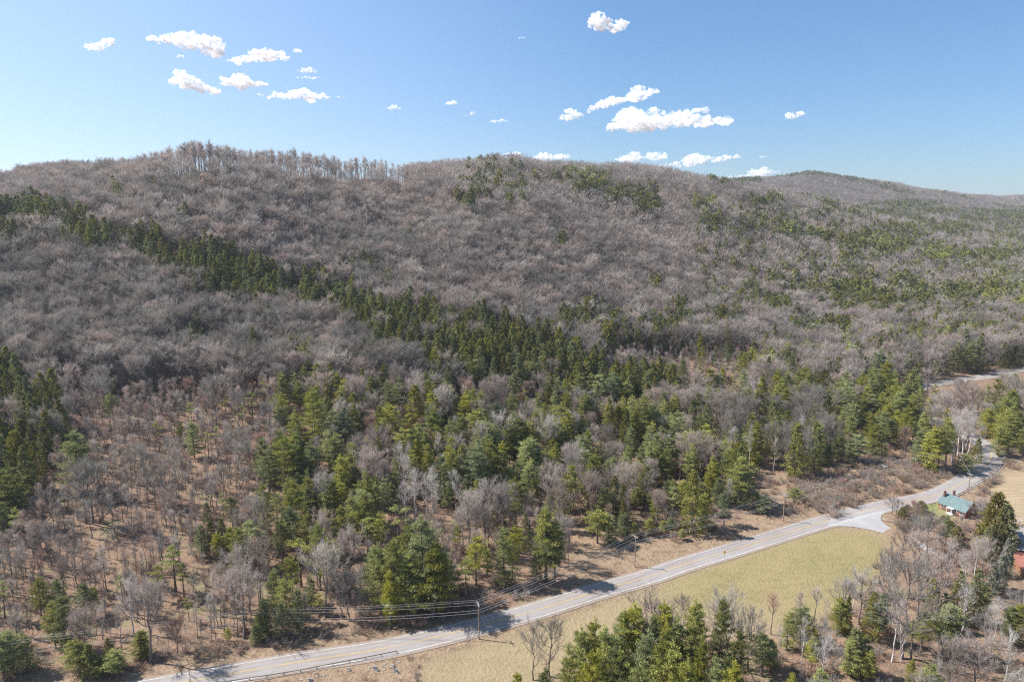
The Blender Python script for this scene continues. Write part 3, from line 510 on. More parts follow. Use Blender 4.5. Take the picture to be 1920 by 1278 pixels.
# ------------------------------------------------------------------ trees read from the photograph: (x, top, foot, kind, widen)
Hm = 'hemlock'; Y, G, B = 'pine_y', 'pine_g', 'pine_b'
hero = [
 (6,650,705,Hm,1),(6,722,780,Hm,1),(85,697,800,Hm,1.1),(108,690,795,Hm,1.2),(45,727,810,Hm,1.1),(64,738,815,Hm,1),(98,742,815,Hm,1),(12,800,870,Hm,1),(44,785,860,Hm,1.2),(66,792,865,Hm,1),(20,842,900,Hm,1),(70,826,895,Hm,1),(93,815,880,Hm,1),(10,878,985,G,1),(32,874,990,G,1),(60,868,935,Hm,1),(8,940,1010,G,1),
 (150,810,925,Y,1.1),(215,737,803,Y,.8),(365,790,860,Y,.9),(340,792,835,G,.7),(392,810,862,'thin_pine',1),(410,800,855,'thin_pine',1),(425,745,800,'thin_pine',1.2),(360,755,800,'thin_pine',1.2),(458,760,820,'thin_pine',1.2),(475,735,790,'thin_pine',1.3),(498,716,770,'thin_pine',1.3),(300,790,850,'thin_pine',1.1),
 (390,940,985,Hm,.8),(437,930,990,B,.9),(420,925,975,'thin_pine',1),(563,715,780,Y,.8),(592,730,838,G,.75),(697,706,765,Y,.8),(752,708,782,B,1.0),(705,735,780,'thin_pine',1.2),(650,764,852,B,.95),(667,760,830,G,.9),(730,755,845,Y,1.1),(765,775,830,'thin_pine',1.3),
 (538,820,925,G,1.1),(505,845,935,B,1),(560,886,945,B,.9),(600,838,895,'thin_pine',1.2),(798,810,868,G,1),(805,834,905,Y,.9),(822,800,860,Y,1),(848,790,850,Y,1),(868,778,845,B,1),(890,768,840,Y,1),(905,765,842,G,1.1),(930,752,825,B,1),(955,738,808,G,1),(740,882,940,'thin_pine',1.4),(742,860,925,Y,.6),
 (895,835,945,B,1.05),(920,824,935,G,1.05),(840,905,965,G,.9),(872,908,965,G,.8),(668,868,935,G,1.4),(640,905,965,G,1.2),(592,922,990,Hm,1.1),(606,925,990,G,1),(705,905,985,Y,.7),(720,895,970,Y,.6),(735,905,975,Y,.7),(660,930,1010,Y,.8),(690,925,1015,Y,.8),
 (580,962,1045,G,.95),(612,955,1040,Y,.85),(545,950,1030,B,1),(530,975,1050,B,1),(495,1000,1060,B,.9),(520,925,980,Y,.7),(640,950,1040,Y,.8),(665,960,1050,'thin_pine',1.5),(690,970,1050,'thin_pine',1.4),(712,960,1045,Y,.7),(750,950,1040,'thin_pine',1.5),(770,985,1060,B,.8),
 (795,975,1150,Y,.95),(812,1020,1160,G,.9),(775,1035,1155,Y,.8),(740,1015,1150,Y,.9),(715,1020,1140,G,.95),(700,1030,1120,B,.9),(735,1070,1168,Y,.8),(565,1010,1100,'thin_pine',1.8),(550,1040,1130,Y,.7),(540,1085,1175,Y,.85),(515,1068,1150,G,.8),(585,1080,1150,B,.7),(560,1105,1185,G,.8),(500,1120,1190,Y,.9),(485,1150,1200,G,.9),(530,1130,1195,Hm,1),(478,1170,1208,Hm,1.2),(600,1115,1170,'thin_pine',1.3),(732,1128,1178,'thin_pine',1.8),
 (893,1006,1098,Y,.85),(945,990,1100,G,.8),(960,985,1085,Y,.8),(915,1025,1090,G,.6),(1025,955,1090,Y,.85),(1040,975,1085,G,.8),(1005,1030,1090,G,.9),(1022,985,1090,B,.8),
 (1120,955,1018,Y,1.5),(1142,965,1018,G,1.4),(1170,962,1010,B,1),(1190,978,1006,Y,1),(1218,972,1004,G,1.3),(1255,968,1000,G,1.3),(1277,990,1012,G,1.5),(1243,975,1002,Y,1.2),(1168,935,1000,Hm,.7),(1318,925,990,Y,1),(1357,922,985,B,.9),(1312,905,965,Y,1),(1278,900,948,G,1.3),(1250,900,945,Y,1),(1345,895,950,B,1),(1190,912,955,G,1.2),(1300,890,940,B,1.1),(1330,885,940,Y,.9),
 (1428,930,962,G,1.6),(1418,922,945,G,1.5),(1488,912,942,G,1.9),(1402,920,940,G,1.4),
 (1060,735,810,Y,.8),(1050,708,780,G,.9),(1065,712,775,Y,.8),(1038,735,790,Y,.7),(1095,738,812,Y,1),(1085,700,770,B,1),(1120,702,775,G,1.2),(1148,698,772,B,1.1),(1105,700,760,Y,1),(1175,715,780,G,1),(1205,742,848,Y,.9),(1188,760,850,Y,.8),(1220,755,845,G,.8),(1180,800,870,Y,.7),(1265,770,858,Y,.8),(1262,740,800,G,1),(1255,775,850,Y,.7),
 (1248,840,912,G,.85),(1235,850,915,Y,.8),(1295,833,918,G,.8),(1288,850,915,B,.7),(1178,838,890,G,.9),(1085,816,868,G,1.2),(1065,825,870,G,.9),(1025,842,915,Y,1),(1040,830,890,Y,.9),(1015,870,925,Y,.8),(1125,828,870,B,.9),(1150,855,905,Y,.9),(1385,836,895,G,.9),(1170,765,850,Hm,1),(1140,745,830,Hm,1),(1155,760,830,Hm,1),
 (1330,692,755,G,1.4),(1345,700,755,B,1),(1262,680,725,G,1.2),(1310,685,730,Y,.9),(1290,690,725,G,.8),(1372,704,742,G,1),(1378,730,770,Y,1),(1152,664,705,Y,.6),(1310,780,840,B,1),(1320,775,835,Y,.8),(1345,785,830,Hm,.9),(1425,785,830,Y,.8),(1435,745,790,Y,1),
 (990,745,800,Y,.6),(972,740,790,Y,.6),(975,785,865,B,1.1),(990,790,865,G,1.1),(955,790,870,G,1),(1000,675,735,Y,1),(990,680,730,B,1),(955,870,930,Y,1),(970,865,920,B,.8),(1000,895,960,Hm,.9),(985,960,1030,Hm,.8),
 (1475,728,785,G,1.3),(1455,735,785,Y,1),(1485,662,708,Y,1.1),(1470,695,730,G,1),(1550,670,735,Hm,1),(1545,690,745,G,1),(1575,697,790,Y,.9),(1582,715,800,G,1),(1568,730,800,Y,.8),(1645,655,735,B,1),(1652,675,770,G,.95),(1642,700,775,G,.9),(1625,738,795,Y,1),(1700,690,770,Y,1),(1712,705,775,G,1),(1688,735,805,Y,1.1),(1706,740,800,G,1),(1720,728,790,G,1),
 (1592,752,825,Y,1),(1525,758,812,Y,.9),(1482,790,850,G,.8),(1605,815,872,Y,1.3),(1590,825,870,G,1),(1552,832,872,Y,1),(1570,815,865,B,1),(1635,795,855,G,1.2),(1645,805,860,Hm,1.2),(1665,785,840,B,1.2),(1655,770,830,G,1),(1728,775,830,Y,.9),(1710,790,830,G,.9),(1680,770,830,Y,1),(1630,775,835,Y,.8),(1740,800,882,Y,1.1),(1722,808,875,G,1),(1772,785,875,G,.9),(1758,800,880,Y,1),(1808,850,888,G,1.6),(1830,820,868,Hm,1),
 (1865,710,765,G,1.1),(1850,720,762,Y,.8),(1832,730,770,G,.9),(1895,700,755,B,1),(1888,780,858,Y,1.1),(1870,800,855,G,1),(1905,770,830,B,1),(1912,798,850,Y,1),(1850,765,820,G,1),(1870,765,830,Y,.9),(1906,760,800,Hm,.6),(1840,770,815,Y,.8),
 (1880,645,690,Hm,1),(1805,615,680,Y,1),(1815,640,700,B,1),(1790,640,698,G,1),(1780,655,705,Hm,1),(1830,650,700,Hm,1),(1760,600,645,Y,1.3),(1785,600,640,Y,1.3),(1690,600,640,Y,1.2),(1665,600,635,Y,1.4),(1715,610,640,Y,1.2),(1690,615,655,B,1),
 (1480,398,455,G,1.7),(1465,400,460,G,1.3),(1520,402,462,Y,1.9),(1535,405,465,G,1.4),(1497,420,468,Hm,1.6),(1450,425,460,Hm,1.4),
 (125,1118,1222,G,1.0),(105,1130,1215,Y,.8),(78,1080,1160,G,.8),(115,1083,1150,B,.8),(160,1092,1160,B,.9),(180,1100,1155,Y,.7),(28,1182,1262,Y,1.1),(8,1188,1275,G,1.1),(55,1190,1260,G,.8),(150,1198,1262,G,1.3),(172,1205,1268,Hm,1.3),(215,1218,1268,G,1.5),(190,1232,1270,G,1.5),(207,1195,1250,Hm,1),(267,1183,1232,Y,1.4),(230,1078,1125,'thin_pine',1.3),(330,1025,1110,'thin_pine',1.6),(355,1120,1165,'thin_pine',1.0),(10,1090,1160,'thin_pine',1.2),
 (380,985,1045,G,1),(400,975,1040,Hm,1),(420,970,1040,Hm,1.1),(432,990,1050,Y,1),(410,1000,1055,Y,1),(465,980,1065,Y,1.1),(450,990,1070,G,1),(345,1060,1120,'thin_pine',1.4),(300,1062,1125,'thin_pine',1.4),(430,1175,1210,Y,.8),
 (1090,1180,1330,G,.95),(1112,1165,1320,G,.9),(1130,1180,1340,Y,.9),(1185,1138,1300,G,1.15),(1170,1150,1300,Y,.9),(1240,1134,1290,Y,.9),(1215,1160,1310,B,1),(1262,1158,1300,G,.9),(1300,1128,1285,Y,.9),(1345,1120,1280,B,.65),(1260,1205,1370,Y,1),(1235,1190,1360,G,1),(1310,1198,1350,Y,.7),(1140,1215,1380,B,1),(1105,1225,1390,Y,.8),(1165,1225,1390,G,.9),(1365,1205,1330,Hm,.8),(1205,1185,1340,G,1),(1335,1235,1370,G,1),(1290,1170,1310,Y,.9),(1375,1180,1310,B,.7),(1150,1175,1320,G,.9),(1285,1240,1400,G,1),(1370,1245,1390,Y,.9),(1070,1220,1360,G,.8),(970,1262,1360,G,.9),(1020,1256,1360,B,.9),(1195,1245,1420,B,.9),
 (1428,1186,1268,Y,1.3),(1500,1138,1205,G,1.4),(1515,1160,1215,Y,1),(1575,1122,1190,G,1),(1583,1118,1190,Hm,.8),(1632,1108,1200,Hm,.9),(1645,1115,1205,B,.9),(1600,1175,1262,Hm,1.1),(1590,1195,1265,Y,1),(1615,1190,1260,G,.9),(1627,1220,1278,Y,1.1),(1520,1200,1262,Y,.7),(1535,1255,1330,Y,1.2),(1480,1262,1330,G,1),
 (1745,1085,1180,Hm,1),(1790,1068,1165,Hm,.9),(1825,1065,1165,Hm,.9),(1840,1095,1170,G,.8),(1766,1135,1225,Y,1.1),(1780,1150,1230,G,1),(1725,1148,1225,Y,.9),(1708,1170,1235,'thin_pine',1.4),(1705,1235,1290,Y,.8),(1905,1135,1210,G,1),(1890,1135,1205,B,1),(1765,1110,1180,Hm,1),
 (1860,922,1035,'cedar',1),(1878,945,1045,'cedar',.95),(1848,950,1030,'cedar',.8),(1850,985,1050,'cedar',.9),(1884,1008,1080,'spruce',.8),(1872,1035,1105,'spruce',.9),(1858,1050,1115,'spruce',.9),
 (1700,945,968,'cedar',1.6),(1690,950,975,'cedar',1.3),(1726,938,962,'cedar',2.0),(1768,965,985,'cedar',1.8),(1783,978,1000,'cedar',1.8),(1793,985,1008,'cedar',1.8),
]
heroB = [  # bare trees one can tell apart
 (1030,1165,1268,'bare_grey',1.0),(1000,1172,1275,'bare_grey',.8),(1680,938,968,'bare_grey',1.2),(1672,932,965,'bare_grey',1.3),(1660,1035,1165,'bare_grey',.7),(1690,1060,1235,'bare_grey',1.15),(1672,1120,1240,'pale',1),(1800,968,1015,'bare_grey',1),(1275,1118,1200,'bare_grey',.8),
 (640,1075,1160,'bare_grey',1.1),(655,1085,1165,'bare_grey',1.2),(675,1060,1150,'pale',.8),(250,1080,1188,'pale',1.1),(280,1090,1190,'pale',.9),(205,1010,1046,'bare_red',.7),(360,960,1015,'bare_grey',.7),(780,880,980,'pale',1.3),(760,900,985,'pale',1.2),(800,890,980,'pale',1.2),(820,905,975,'pale',1.1),(855,880,960,'pale',1.1),
 (1140,800,870,'bare_grey',1),(1500,1160,1270,'pale',.8),(1540,1190,1300,'pale',1.2),(1690,1170,1240,'pale',1),(1850,1130,1215,'pale',1.1),(1862,1120,1200,'pale',1.2),(1845,1160,1240,'bare_pink',1),(1770,1200,1300,'bare_pink',1.1),(1820,1200,1310,'bare_pink',1.2),(1880,1180,1300,'pale',1.1),(1745,1030,1110,'pale',1.2),(1720,1000,1090,'bare_pink',1.2),(1775,1010,1100,'pale',1.1),(1805,1030,1120,'pale',1.1),(1835,1020,1115,'bare_pink',1.1),(1690,985,1060,'bare_grey',1),(1715,975,1050,'bare_grey',1),(1735,965,1040,'bare_grey',1.2),(1800,1090,1200,'pale',1),(1760,1050,1130,'bare_pink',1.2),
 (1445,1110,1190,'sapling',1.2),(1495,1105,1170,'sapling',1.2),(1525,1100,1175,'sapling',1.1),(1545,1120,1190,'pale',.7),(1575,1090,1180,'bare_pink',1),(1610,1075,1170,'bare_pink',1.1),(1720,1060,1160,'bare_pink',1),(1830,940,985,'bare_pink',1.3),(1842,935,980,'bare_pink',1.2),
 (1785,780,870,'pale',1.3),(1800,770,865,'pale',1.2),(1815,775,860,'pale',1.2),(1795,765,855,'pale',1.2),(1830,790,860,'pale',1.1),(1780,760,840,'pale',1.1),(1810,755,840,'pale',1.1),
]
T = {k: [] for k in ('x', 'y', 'z', 'h', 'wd', 'kind', 'hero')}
def put(x, y, z, h, wd, kind, hr=0):
    T['x'].append(x); T['y'].append(y); T['z'].append(z); T['h'].append(h); T['wd'].append(wd); T['kind'].append(kind); T['hero'].append(hr)
for px, top, foot, kind, wd in hero + heroB:
    x, y, z = hit(px, foot)
    if foot > 1278:
        x, y = flat(px, foot); z = float(zat(x, y))
    lo, hi = 2.0, 34.0                     # height whose tip reaches the row read from the photograph
    for _ in range(25):
        m_ = (lo + hi) / 2; _, q, _ = proj(x, y, z + m_)
        if q > top: lo = m_
        else: hi = m_
    h = min(max(lo, 2.2), 30)
    if kind in ('pine_y', 'pine_g', 'pine_b') : wd *= 1.22 if foot < 1278 else .95
    put(x, y, z, h, wd * (18 / max(h, 9)) ** .15, kind, 1)
hero_xy = np.array([T['x'], T['y']]).T
# ------------------------------------------------------------------ filling the woods
BL = [  # evergreen patches higher up: x, y, rx, ry, chance, kind
 (1060,345,70,16,.3,Hm),(920,335,50,20,.25,Hm),(890,385,35,35,.28,Hm),(960,360,40,40,.2,Hm),(1110,340,50,14,.3,Y),(1110,368,40,14,.6,Hm),(1190,372,45,16,.45,Hm),(1215,400,28,16,.6,Hm),(1170,385,40,10,.5,Hm),(1320,390,25,16,.4,Y),(1340,430,30,14,.6,Hm),(1360,345,40,10,.4,Hm),(1430,385,40,10,.5,Hm),(1390,400,50,14,.15,Hm),(1440,430,60,20,.35,Hm),
 (1600,470,40,18,.5,Hm),(1670,470,45,18,.6,Hm),(1650,460,30,10,.4,Y),(1620,450,14,14,.5,Hm),(1760,485,30,14,.6,Y),(1790,490,18,12,.6,Hm),(1860,490,50,14,.6,Hm),(1590,570,40,35,.6,Hm),(1630,590,40,25,.5,Hm),(1700,570,50,24,.5,Hm),(1760,570,50,20,.5,Hm),(1830,560,70,20,.45,Hm),(1900,580,60,25,.4,Y),(1690,545,30,15,.3,Hm),
 (1455,598,30,18,.7,Hm),(1490,545,18,12,.6,Hm),(1545,560,15,10,.5,Hm),(1390,580,30,18,.35,Hm),(1430,560,40,20,.2,Hm),(1520,640,50,24,.5,Hm),(1500,625,30,18,.5,B),(1570,635,40,18,.5,Hm),(1360,620,26,22,.75,Hm),(1270,620,26,30,.7,Hm),(1100,620,30,30,.6,Hm),(1140,630,30,26,.6,Hm),(1190,640,40,18,.55,Hm),(1240,640,40,16,.5,Hm),(1060,640,30,26,.5,Hm),
 (1050,480,14,14,.5,Hm),(1000,505,16,14,.4,Hm),(1225,560,14,12,.5,Hm),(1740,655,60,18,.5,Y),(1680,650,60,16,.4,Y),(1900,530,60,24,.3,G),(1820,640,50,24,.35,Y),(1890,640,40,20,.2,Hm),(1660,680,40,24,.4,Hm),(1600,660,30,16,.4,Y),
 (330,385,50,14,.18,Hm),(215,390,14,10,.4,Hm),(352,445,18,10,.7,Hm),(240,400,30,14,.1,Hm),(450,470,16,6,.5,Hm),(520,495,16,6,.5,Hm),(650,525,14,14,.6,Hm),(680,530,20,12,.6,Hm),(725,550,14,14,.7,Y),(780,475,14,10,.3,Hm),
 (350,672,34,16,.85,Hm),(378,665,24,22,.85,Hm),(470,690,26,14,.5,Hm),(330,660,16,12,.5,Hm),(590,680,40,14,.3,Hm),(480,630,30,16,.15,Hm),(1880,470,40,14,.3,G),(1740,440,90,12,.3,Hm),(1620,410,120,8,.2,Hm),(1850,430,90,14,.3,Hm),(1700,385,70,6,.35,Hm),(1400,342,26,5,.8,Hm),(1890,405,70,8,.4,Hm),(1780,400,60,6,.4,Hm),
 (600,1000,110,55,.42,G),(560,1105,60,55,.45,Y),(720,1010,50,50,.4,Y),(780,1120,60,40,.5,G),(420,1035,45,30,.5,G),(890,880,70,40,.45,Y),(940,850,40,40,.45,B),(1100,800,70,40,.5,G),(1180,830,60,45,.45,Y),(1240,890,60,35,.35,G),(1620,790,80,60,.5,G),(1700,780,50,50,.55,Y),(1460,770,40,30,.4,Y),(530,910,40,40,.35,G),(1010,900,40,40,.4,Y),(1890,820,40,40,.5,G),(120,1210,60,40,.3,G),
 (1450,700,60,24,.25,Y),(1530,730,50,30,.25,G),(1640,760,60,40,.35,G),(1420,800,60,30,.14,Hm),(1330,830,80,30,.10,G),(1860,690,60,14,.15,G),(1900,720,40,20,.3,G)]
BAND = np.array([(-60,460,34),(0,462,36),(60,462,30),(105,440,12),(128,465,34),(170,475,36),(200,472,10),(235,480,14),(270,500,26),(330,525,34),(380,545,42),(430,560,48),(475,565,44),(520,575,24),(560,585,24),(610,600,30),(670,630,44),(730,650,44),(790,660,44),(840,668,50),(890,680,56),(940,690,54),(990,705,46),(1040,715,34),(1100,728,26),(1160,740,22),(1210,748,22),(1260,755,16)], float)
def band(px, py):
    c = np.interp(px, BAND[:, 0], BAND[:, 1]); hh = np.interp(px, BAND[:, 0], BAND[:, 2]) * 1.0 + 3; hh = hh * (1 + .35 * vnoise(px, py, 38, 31)); c = c + 9 * vnoise(px, py * 0, 60, 33); return (np.abs(py - c) < hh) & (px < 1280)
def scatter(y0, y1, sp, pxl=-330, pxr=2250):
    xs, ys = [], []; y = y0
    row = np.arange(y0, y1, sp)
    for r_ in row:
        xw0 = (pxl - 960) / FPX * r_ * 1.02; xw1 = (pxr - 960) / FPX * r_ * 1.25
        x = np.arange(xw0, xw1, sp); xs.append(x + rng.uniform(-.48, .48, len(x)) * sp); ys.append(r_ + rng.uniform(-.48, .48, len(x)) * sp)
    return np.concatenate(xs), np.concatenate(ys)
road_xy = road_c[:, :2]
def clear_of_road(x, y, d):
    near = (y < 640) & (x > -300) & (x < 520); ok = np.ones(len(x), bool)
    if near.any(): ok[near] = seg_dist(x[near], y[near], road_c[::3]) > d
    return ok
x, y = scatter(118, 330, 4.2); xb, yb = scatter(330, 620, 5.6); x = np.concatenate([x, xb]); y = np.concatenate([y, yb]); z = zat(x, y); px, py, dep = proj(x, y, z)
x2, y2 = scatter(620, 1250, 7.4); x3, y3 = scatter(1250, 2700, 8.2); x4, y4 = scatter(2700, 5600, 15); x3 = np.concatenate([x3, x4]); y3 = np.concatenate([y3, y4])
px2, py2, _ = proj(x2, y2, zat(x2, y2)); px3, py3, _ = proj(x3, y3, zat(x3, y3))
X = np.concatenate([x, x2, x3]); Yw = np.concatenate([y, y2, y3]); Z = zat(X, Yw); PX, PY, DEP = proj(X, Yw, Z)
ok = vis(X, Yw, Z + 18) & (PX > -330) & (PX < 2250) & ~(inpoly(PX, PY, OPEN) & (Yw < 430)) & ~(inpoly(PX, PY, FIELD) & (Yw < 330)) & clear_of_road(X, Yw, 8.0)
ok &= (Yw > 150) | (PX > 1040)
X, Yw, Z, PX, PY = X[ok], Yw[ok], Z[ok], PX[ok], PY[ok]; N_ = len(X); U1 = rng.random(N_); U2 = rng.random(N_)
nz = vnoise(X, Yw, 45, 11) * .6 + vnoise(X, Yw, 18, 12) * .4; nz = np.where(Yw > 900, vnoise(X, Yw, 170, 13) * .75 + vnoise(X, Yw, 60, 14) * .4, nz)
kind = np.full(N_, 'bare_pink', dtype=object); keep = rng.random(N_) < .92
greyz = inpoly(PX, PY, [(-400, 470), (100, 480), (400, 560), (620, 640), (900, 740), (950, 800), (700, 745), (620, 720), (330, 720), (200, 700), (-400, 700)])
kind[((Yw > 1700) & (U1 < .7)) | (greyz & (U1 < .8)) | (~greyz & (nz > .22) & (U1 < .6)) | (U1 < .18)] = 'bare_grey'
openw = inpoly(PX, PY, [(140, 800), (330, 740), (470, 770), (620, 830), (640, 900), (560, 960), (470, 1010), (420, 1120), (470, 1180), (420, 1200), (250, 1230), (-400, 1260), (-400, 1010), (60, 1030)])
kind[openw] = np.where(U2[openw] < .9, 'sapling', np.where(U1[openw] < .5, 'bare_red', 'bare_grey')); keep[openw] &= rng.random(openw.sum()) < np.where(nz[openw] > .1, .95, .7)
low = (PY > 740) & ~openw & (Yw < 420)
kind[low & (U1 < .25)] = 'bare_red'; kind[low & (U1 >= .25) & (U1 < .60)] = 'sapling'; keep[low] &= rng.random(low.sum()) < .80
kind[low & (U1 > .92)] = 'thin_pine'
lc = inpoly(PX, PY, [(-80, 720), (20, 715), (60, 770), (125, 790), (130, 850), (100, 905), (60, 1000), (-80, 1040)]); kind[lc & (U1 < .85)] = Hm; keep[lc] &= rng.random(lc.sum()) < .8
poles = inpoly(PX, PY, [(1110, 665), (1420, 670), (1440, 700), (1400, 745), (1250, 735), (1130, 705)]); kind[poles] = 'sapling'; keep[poles] = True
pale = inpoly(PX, PY, [(1330, 790), (1440, 740), (1560, 800), (1540, 900), (1400, 890), (1330, 850)]) ; kind[pale] = np.where(U1[pale] < .55, 'bare_grey', np.where(U1[pale] < .8, 'sapling', 'pale'))
pal2 = inpoly(PX, PY, [(735, 880), (830, 870), (850, 980), (800, 1000), (730, 990)]); kind[pal2] = 'pale'
south = (Yw < 260) & (PY > 1010) & (PX > 1050) & ~low | ((PX > 1440) & (PY > 1010)); kind[south] = np.where(U1[south] < .3, 'bare_pink', np.where(U1[south] < .6, 'pale', np.where(U1[south] < .85, 'bare_grey', 'pine_g')))
rp = (PX > 1300) & (PY < 720) & (PY > 440) & (U2 < .10 + .18 * (nz > .05)); kind[rp] = Hm
rv = (PX > 1450) & (PY < 640) & (PY > 400) & (U2 > .88) & (nz > -.1); kind[rv] = np.where(U1[rv] < .7, Hm, G)
mid = (PX > 520) & (PX < 1760) & (PY > 690) & (PY < 1000) & (U2 < .30) & ~poles; kind[mid] = np.where(U1[mid] < .4, Y, np.where(U1[mid] < .8, G, Hm))
farm = (Yw > 1250) & (nz > .33) & (U2 < .5); kind[farm] = Hm
vfar = (PX > 1650) & (PY > 405) & (PY < 470) & (U2 < .3) & (nz > .05); kind[vfar] = Hm
for bx, by, rx, ry, ch, kd in BL:
    s = ((PX - bx) / rx) ** 2 + ((PY - by - 8) / ry) ** 2 < 1; s &= rng.random(N_) < min(.9, ch * 1.25); kind[s] = kd; keep[s] = True
bnd = band(PX, PY) & (rng.random(N_) < .93); kind[bnd] = Hm; keep[bnd] = True
ridge = (PX > 230) & (PX < 720) & (PY < 345); kind[ridge & (kind != Hm)] = np.where(U1[ridge & (kind != Hm)] < .5, 'sapling', 'bare_pink')
fc = np.array([occl[:, int(np.clip((((q - 960) / FPX * 1.0) - us[0]) / (us[1] - us[0]), 0, UN - 1))][:int(VN * .62)] for q in range(0, 1920, 10)])
crestD = np.exp(vs[np.argmax(slope[:int(VN * .56)], 0)])       # distance of the skyline in each direction
cD = crestD[np.clip(((X / Yw - us[0]) / (us[1] - us[0])).astype(int), 0, UN - 1)]
beyond = (PX > 150) & (PX < 760) & (Yw > cD - 14); keep[beyond] = False
below = (PX > 280) & (PX < 700) & (Yw > cD - 60) & ~beyond; keep[below] &= rng.random(below.sum()) < .25
keep &= ~inpoly(PX, PY, [(1735, 930), (1835, 925), (1850, 990), (1835, 1025), (1745, 1010), (1722, 975)])
keep &= ~(inpoly(PX, PY, [(1650, 985), (1740, 1000), (1800, 1060), (1840, 1110), (1760, 1130), (1640, 1060)]) & (U2 < .5))
keep &= ~inpoly(PX, PY, [(1738, 722), (1935, 688), (1935, 742), (1850, 768), (1745, 768)])
fe = inpoly(PX, PY, [(1420, 1060), (1720, 1040), (1740, 1130), (1600, 1190), (1430, 1210)]); keep[fe] &= rng.random(fe.sum()) < .35
keep[south] &= rng.random(south.sum()) < .72
keep &= ~((PX > 1868) & (PY > 985) & (PY < 1165) & (Yw < 260))
# room round the hero trees
for i in range(0, N_, 4000):
    s = slice(i, i + 4000); d2 = ((X[s, None] - hero_xy[None, :, 0]) ** 2 + (Yw[s, None] - hero_xy[None, :, 1]) ** 2).min(1); keep[s] &= d2 > 3.3 ** 2
hb = [(proj(*[np.array(T[k][j]) for k in ('x', 'y')], np.array(T['z'][j] + f * T['h'][j])), T['h'][j]) for j in range(len(hero_xy)) for f in (0.7,)]
hpx = np.array([float(a[0][0]) for a in hb]); hpy = np.array([float(a[0][1]) for a in hb]); hs_ = np.array([a[1] * FPX / float(a[0][2]) for a in hb]); hev = np.array([T['kind'][j] not in ('pale', 'sapling', 'bare_pink', 'bare_grey', 'bare_red') for j in range(len(hero_xy))])
thick = U1 * 0 + 20
for j in range(len(hpx)):
    nearer = (Yw < hero_xy[j, 1] + 1) & (np.abs(PX - hpx[j]) < hs_[j] * .30)
    tip = PY - 15 * FPX / np.maximum(Yw * 1.02 + 20, 1)     # where the filler tree's tip shows
    cov = nearer & (tip < hpy[j] + hs_[j] * .28) & (PY > hpy[j]); keep[cov & (rng.random(N_) < (.86 if hev[j] else .5))] = False
hmean = {'bare_pink': 18, 'bare_grey': 18.5, 'bare_red': 11.5, 'sapling': 12.5, 'pale': 16, Y: 18, G: 17, B: 17, 'thin_pine': 14, Hm: 21}
for i in np.nonzero(keep)[0]:
    kd = kind[i]; h = hmean[kd] * (.72 + .5 * rng.random()) * (1.0 if Yw[i] < 1250 else 1.15); wd = .85 + .35 * rng.random()
    if Yw[i] > 2700: wd *= 1.9
    elif Yw[i] > 1250: wd *= 1.15
    elif Yw[i] > 620: wd *= 1.45
    elif Yw[i] > 330 and kd in ('bare_pink', 'bare_grey'): wd *= 1.3; h *= 1.05
    if Yw[i] < 330 and PX[i] > 1440 and PY[i] > 950: h *= .66
    if poles[i]: h *= .85
    put(X[i], Yw[i], Z[i], h, wd, kd)
for q in np.arange(120, 1060, 5.6):                       # the row of tall bare trees along the crest
    uq = (q - 960) / FPX
    for r_ in range(3):
        ui = uq + rng.uniform(-.004, .004); cd_ = crestD[int(np.clip((ui * .985 - us[0]) / (us[1] - us[0]), 0, UN - 1))]; yy = cd_ + rng.uniform(-13, 9); xx = ui * yy * (.985 + .02)
        edge = min(1, max(0, (q - 140) / 200)) * min(1, max(.0, (900 - q) / 260))
        put(xx, yy, float(zat(xx, yy)), (17 + 8.5 * edge) * rng.uniform(.68, 1.1), rng.uniform(1.2, 1.7), 'crest')
# saplings under and between: thin undergrowth poles in the open woods
xs, ys = scatter(165, 330, 3.4); zs = zat(xs, ys); pxs, pys, _ = proj(xs, ys, zs)
s = inpoly(pxs, pys, [(60, 780), (330, 740), (620, 800), (760, 1000), (740, 1150), (480, 1190), (250, 1230), (-400, 1260), (-400, 900)]) & (rng.random(len(xs)) < .30) & clear_of_road(xs, ys, 9)
for a, b, c in zip(xs[s], ys[s], zs[s]): put(a, b, c, 5 + 5 * rng.random(), .9, 'sapling')
# brush along the verges and in the old pasture
xs, ys = scatter(120, 430, 2.3); zs = zat(xs, ys); pxs, pys, _ = proj(xs, ys, zs); uu = rng.random(len(xs)); nn_ = vnoise(xs, ys, 14, 21)
BR = [([(1480, 900), (1560, 890), (1640, 850), (1760, 880), (1800, 880), (1740, 915), (1660, 935), (1560, 965), (1500, 940)], .85), ([(1390, 885), (1500, 900), (1560, 880), (1500, 965), (1420, 975), (1400, 940)], .35),
      ([(1880, 840), (1900, 835), (2100, 850), (2100, 930), (1890, 880), (1870, 900), (1850, 930), (1820, 935)], .55), ([(1400, 1180), (1560, 1165), (1650, 1110), (1700, 1060), (1690, 1030), (1640, 1060), (1560, 1150), (1450, 1180)], .3),
      ([(765, 1222), (778, 1222), (800, 1285), (780, 1285)], .7), ([(-300, 1255), (0, 1235), (200, 1240), (330, 1225), (480, 1205), (640, 1170), (800, 1150), (900, 1135), (1000, 1100), (1020, 1095), (900, 1165), (620, 1200), (330, 1250), (0, 1275)], .5),
      ([(1680, 955), (1740, 960), (1700, 1040), (1670, 990)], .25), ([(1090, 1000), (1400, 975), (1400, 1000), (1250, 1015), (1130, 1020)], .25), ([(1750, 985), (1900, 1000), (1850, 1100), (1740, 1060)], .35), ([(1640, 840), (1660, 800), (1760, 830), (1740, 880), (1660, 860)], .3), ([(1700, 735), (1850, 735), (1830, 770), (1740, 760)], .6)]
sel = np.zeros(len(xs), bool)
for pl, ch in BR: sel |= inpoly(pxs, pys, pl) & (uu < ch * (1 + .6 * nn_))
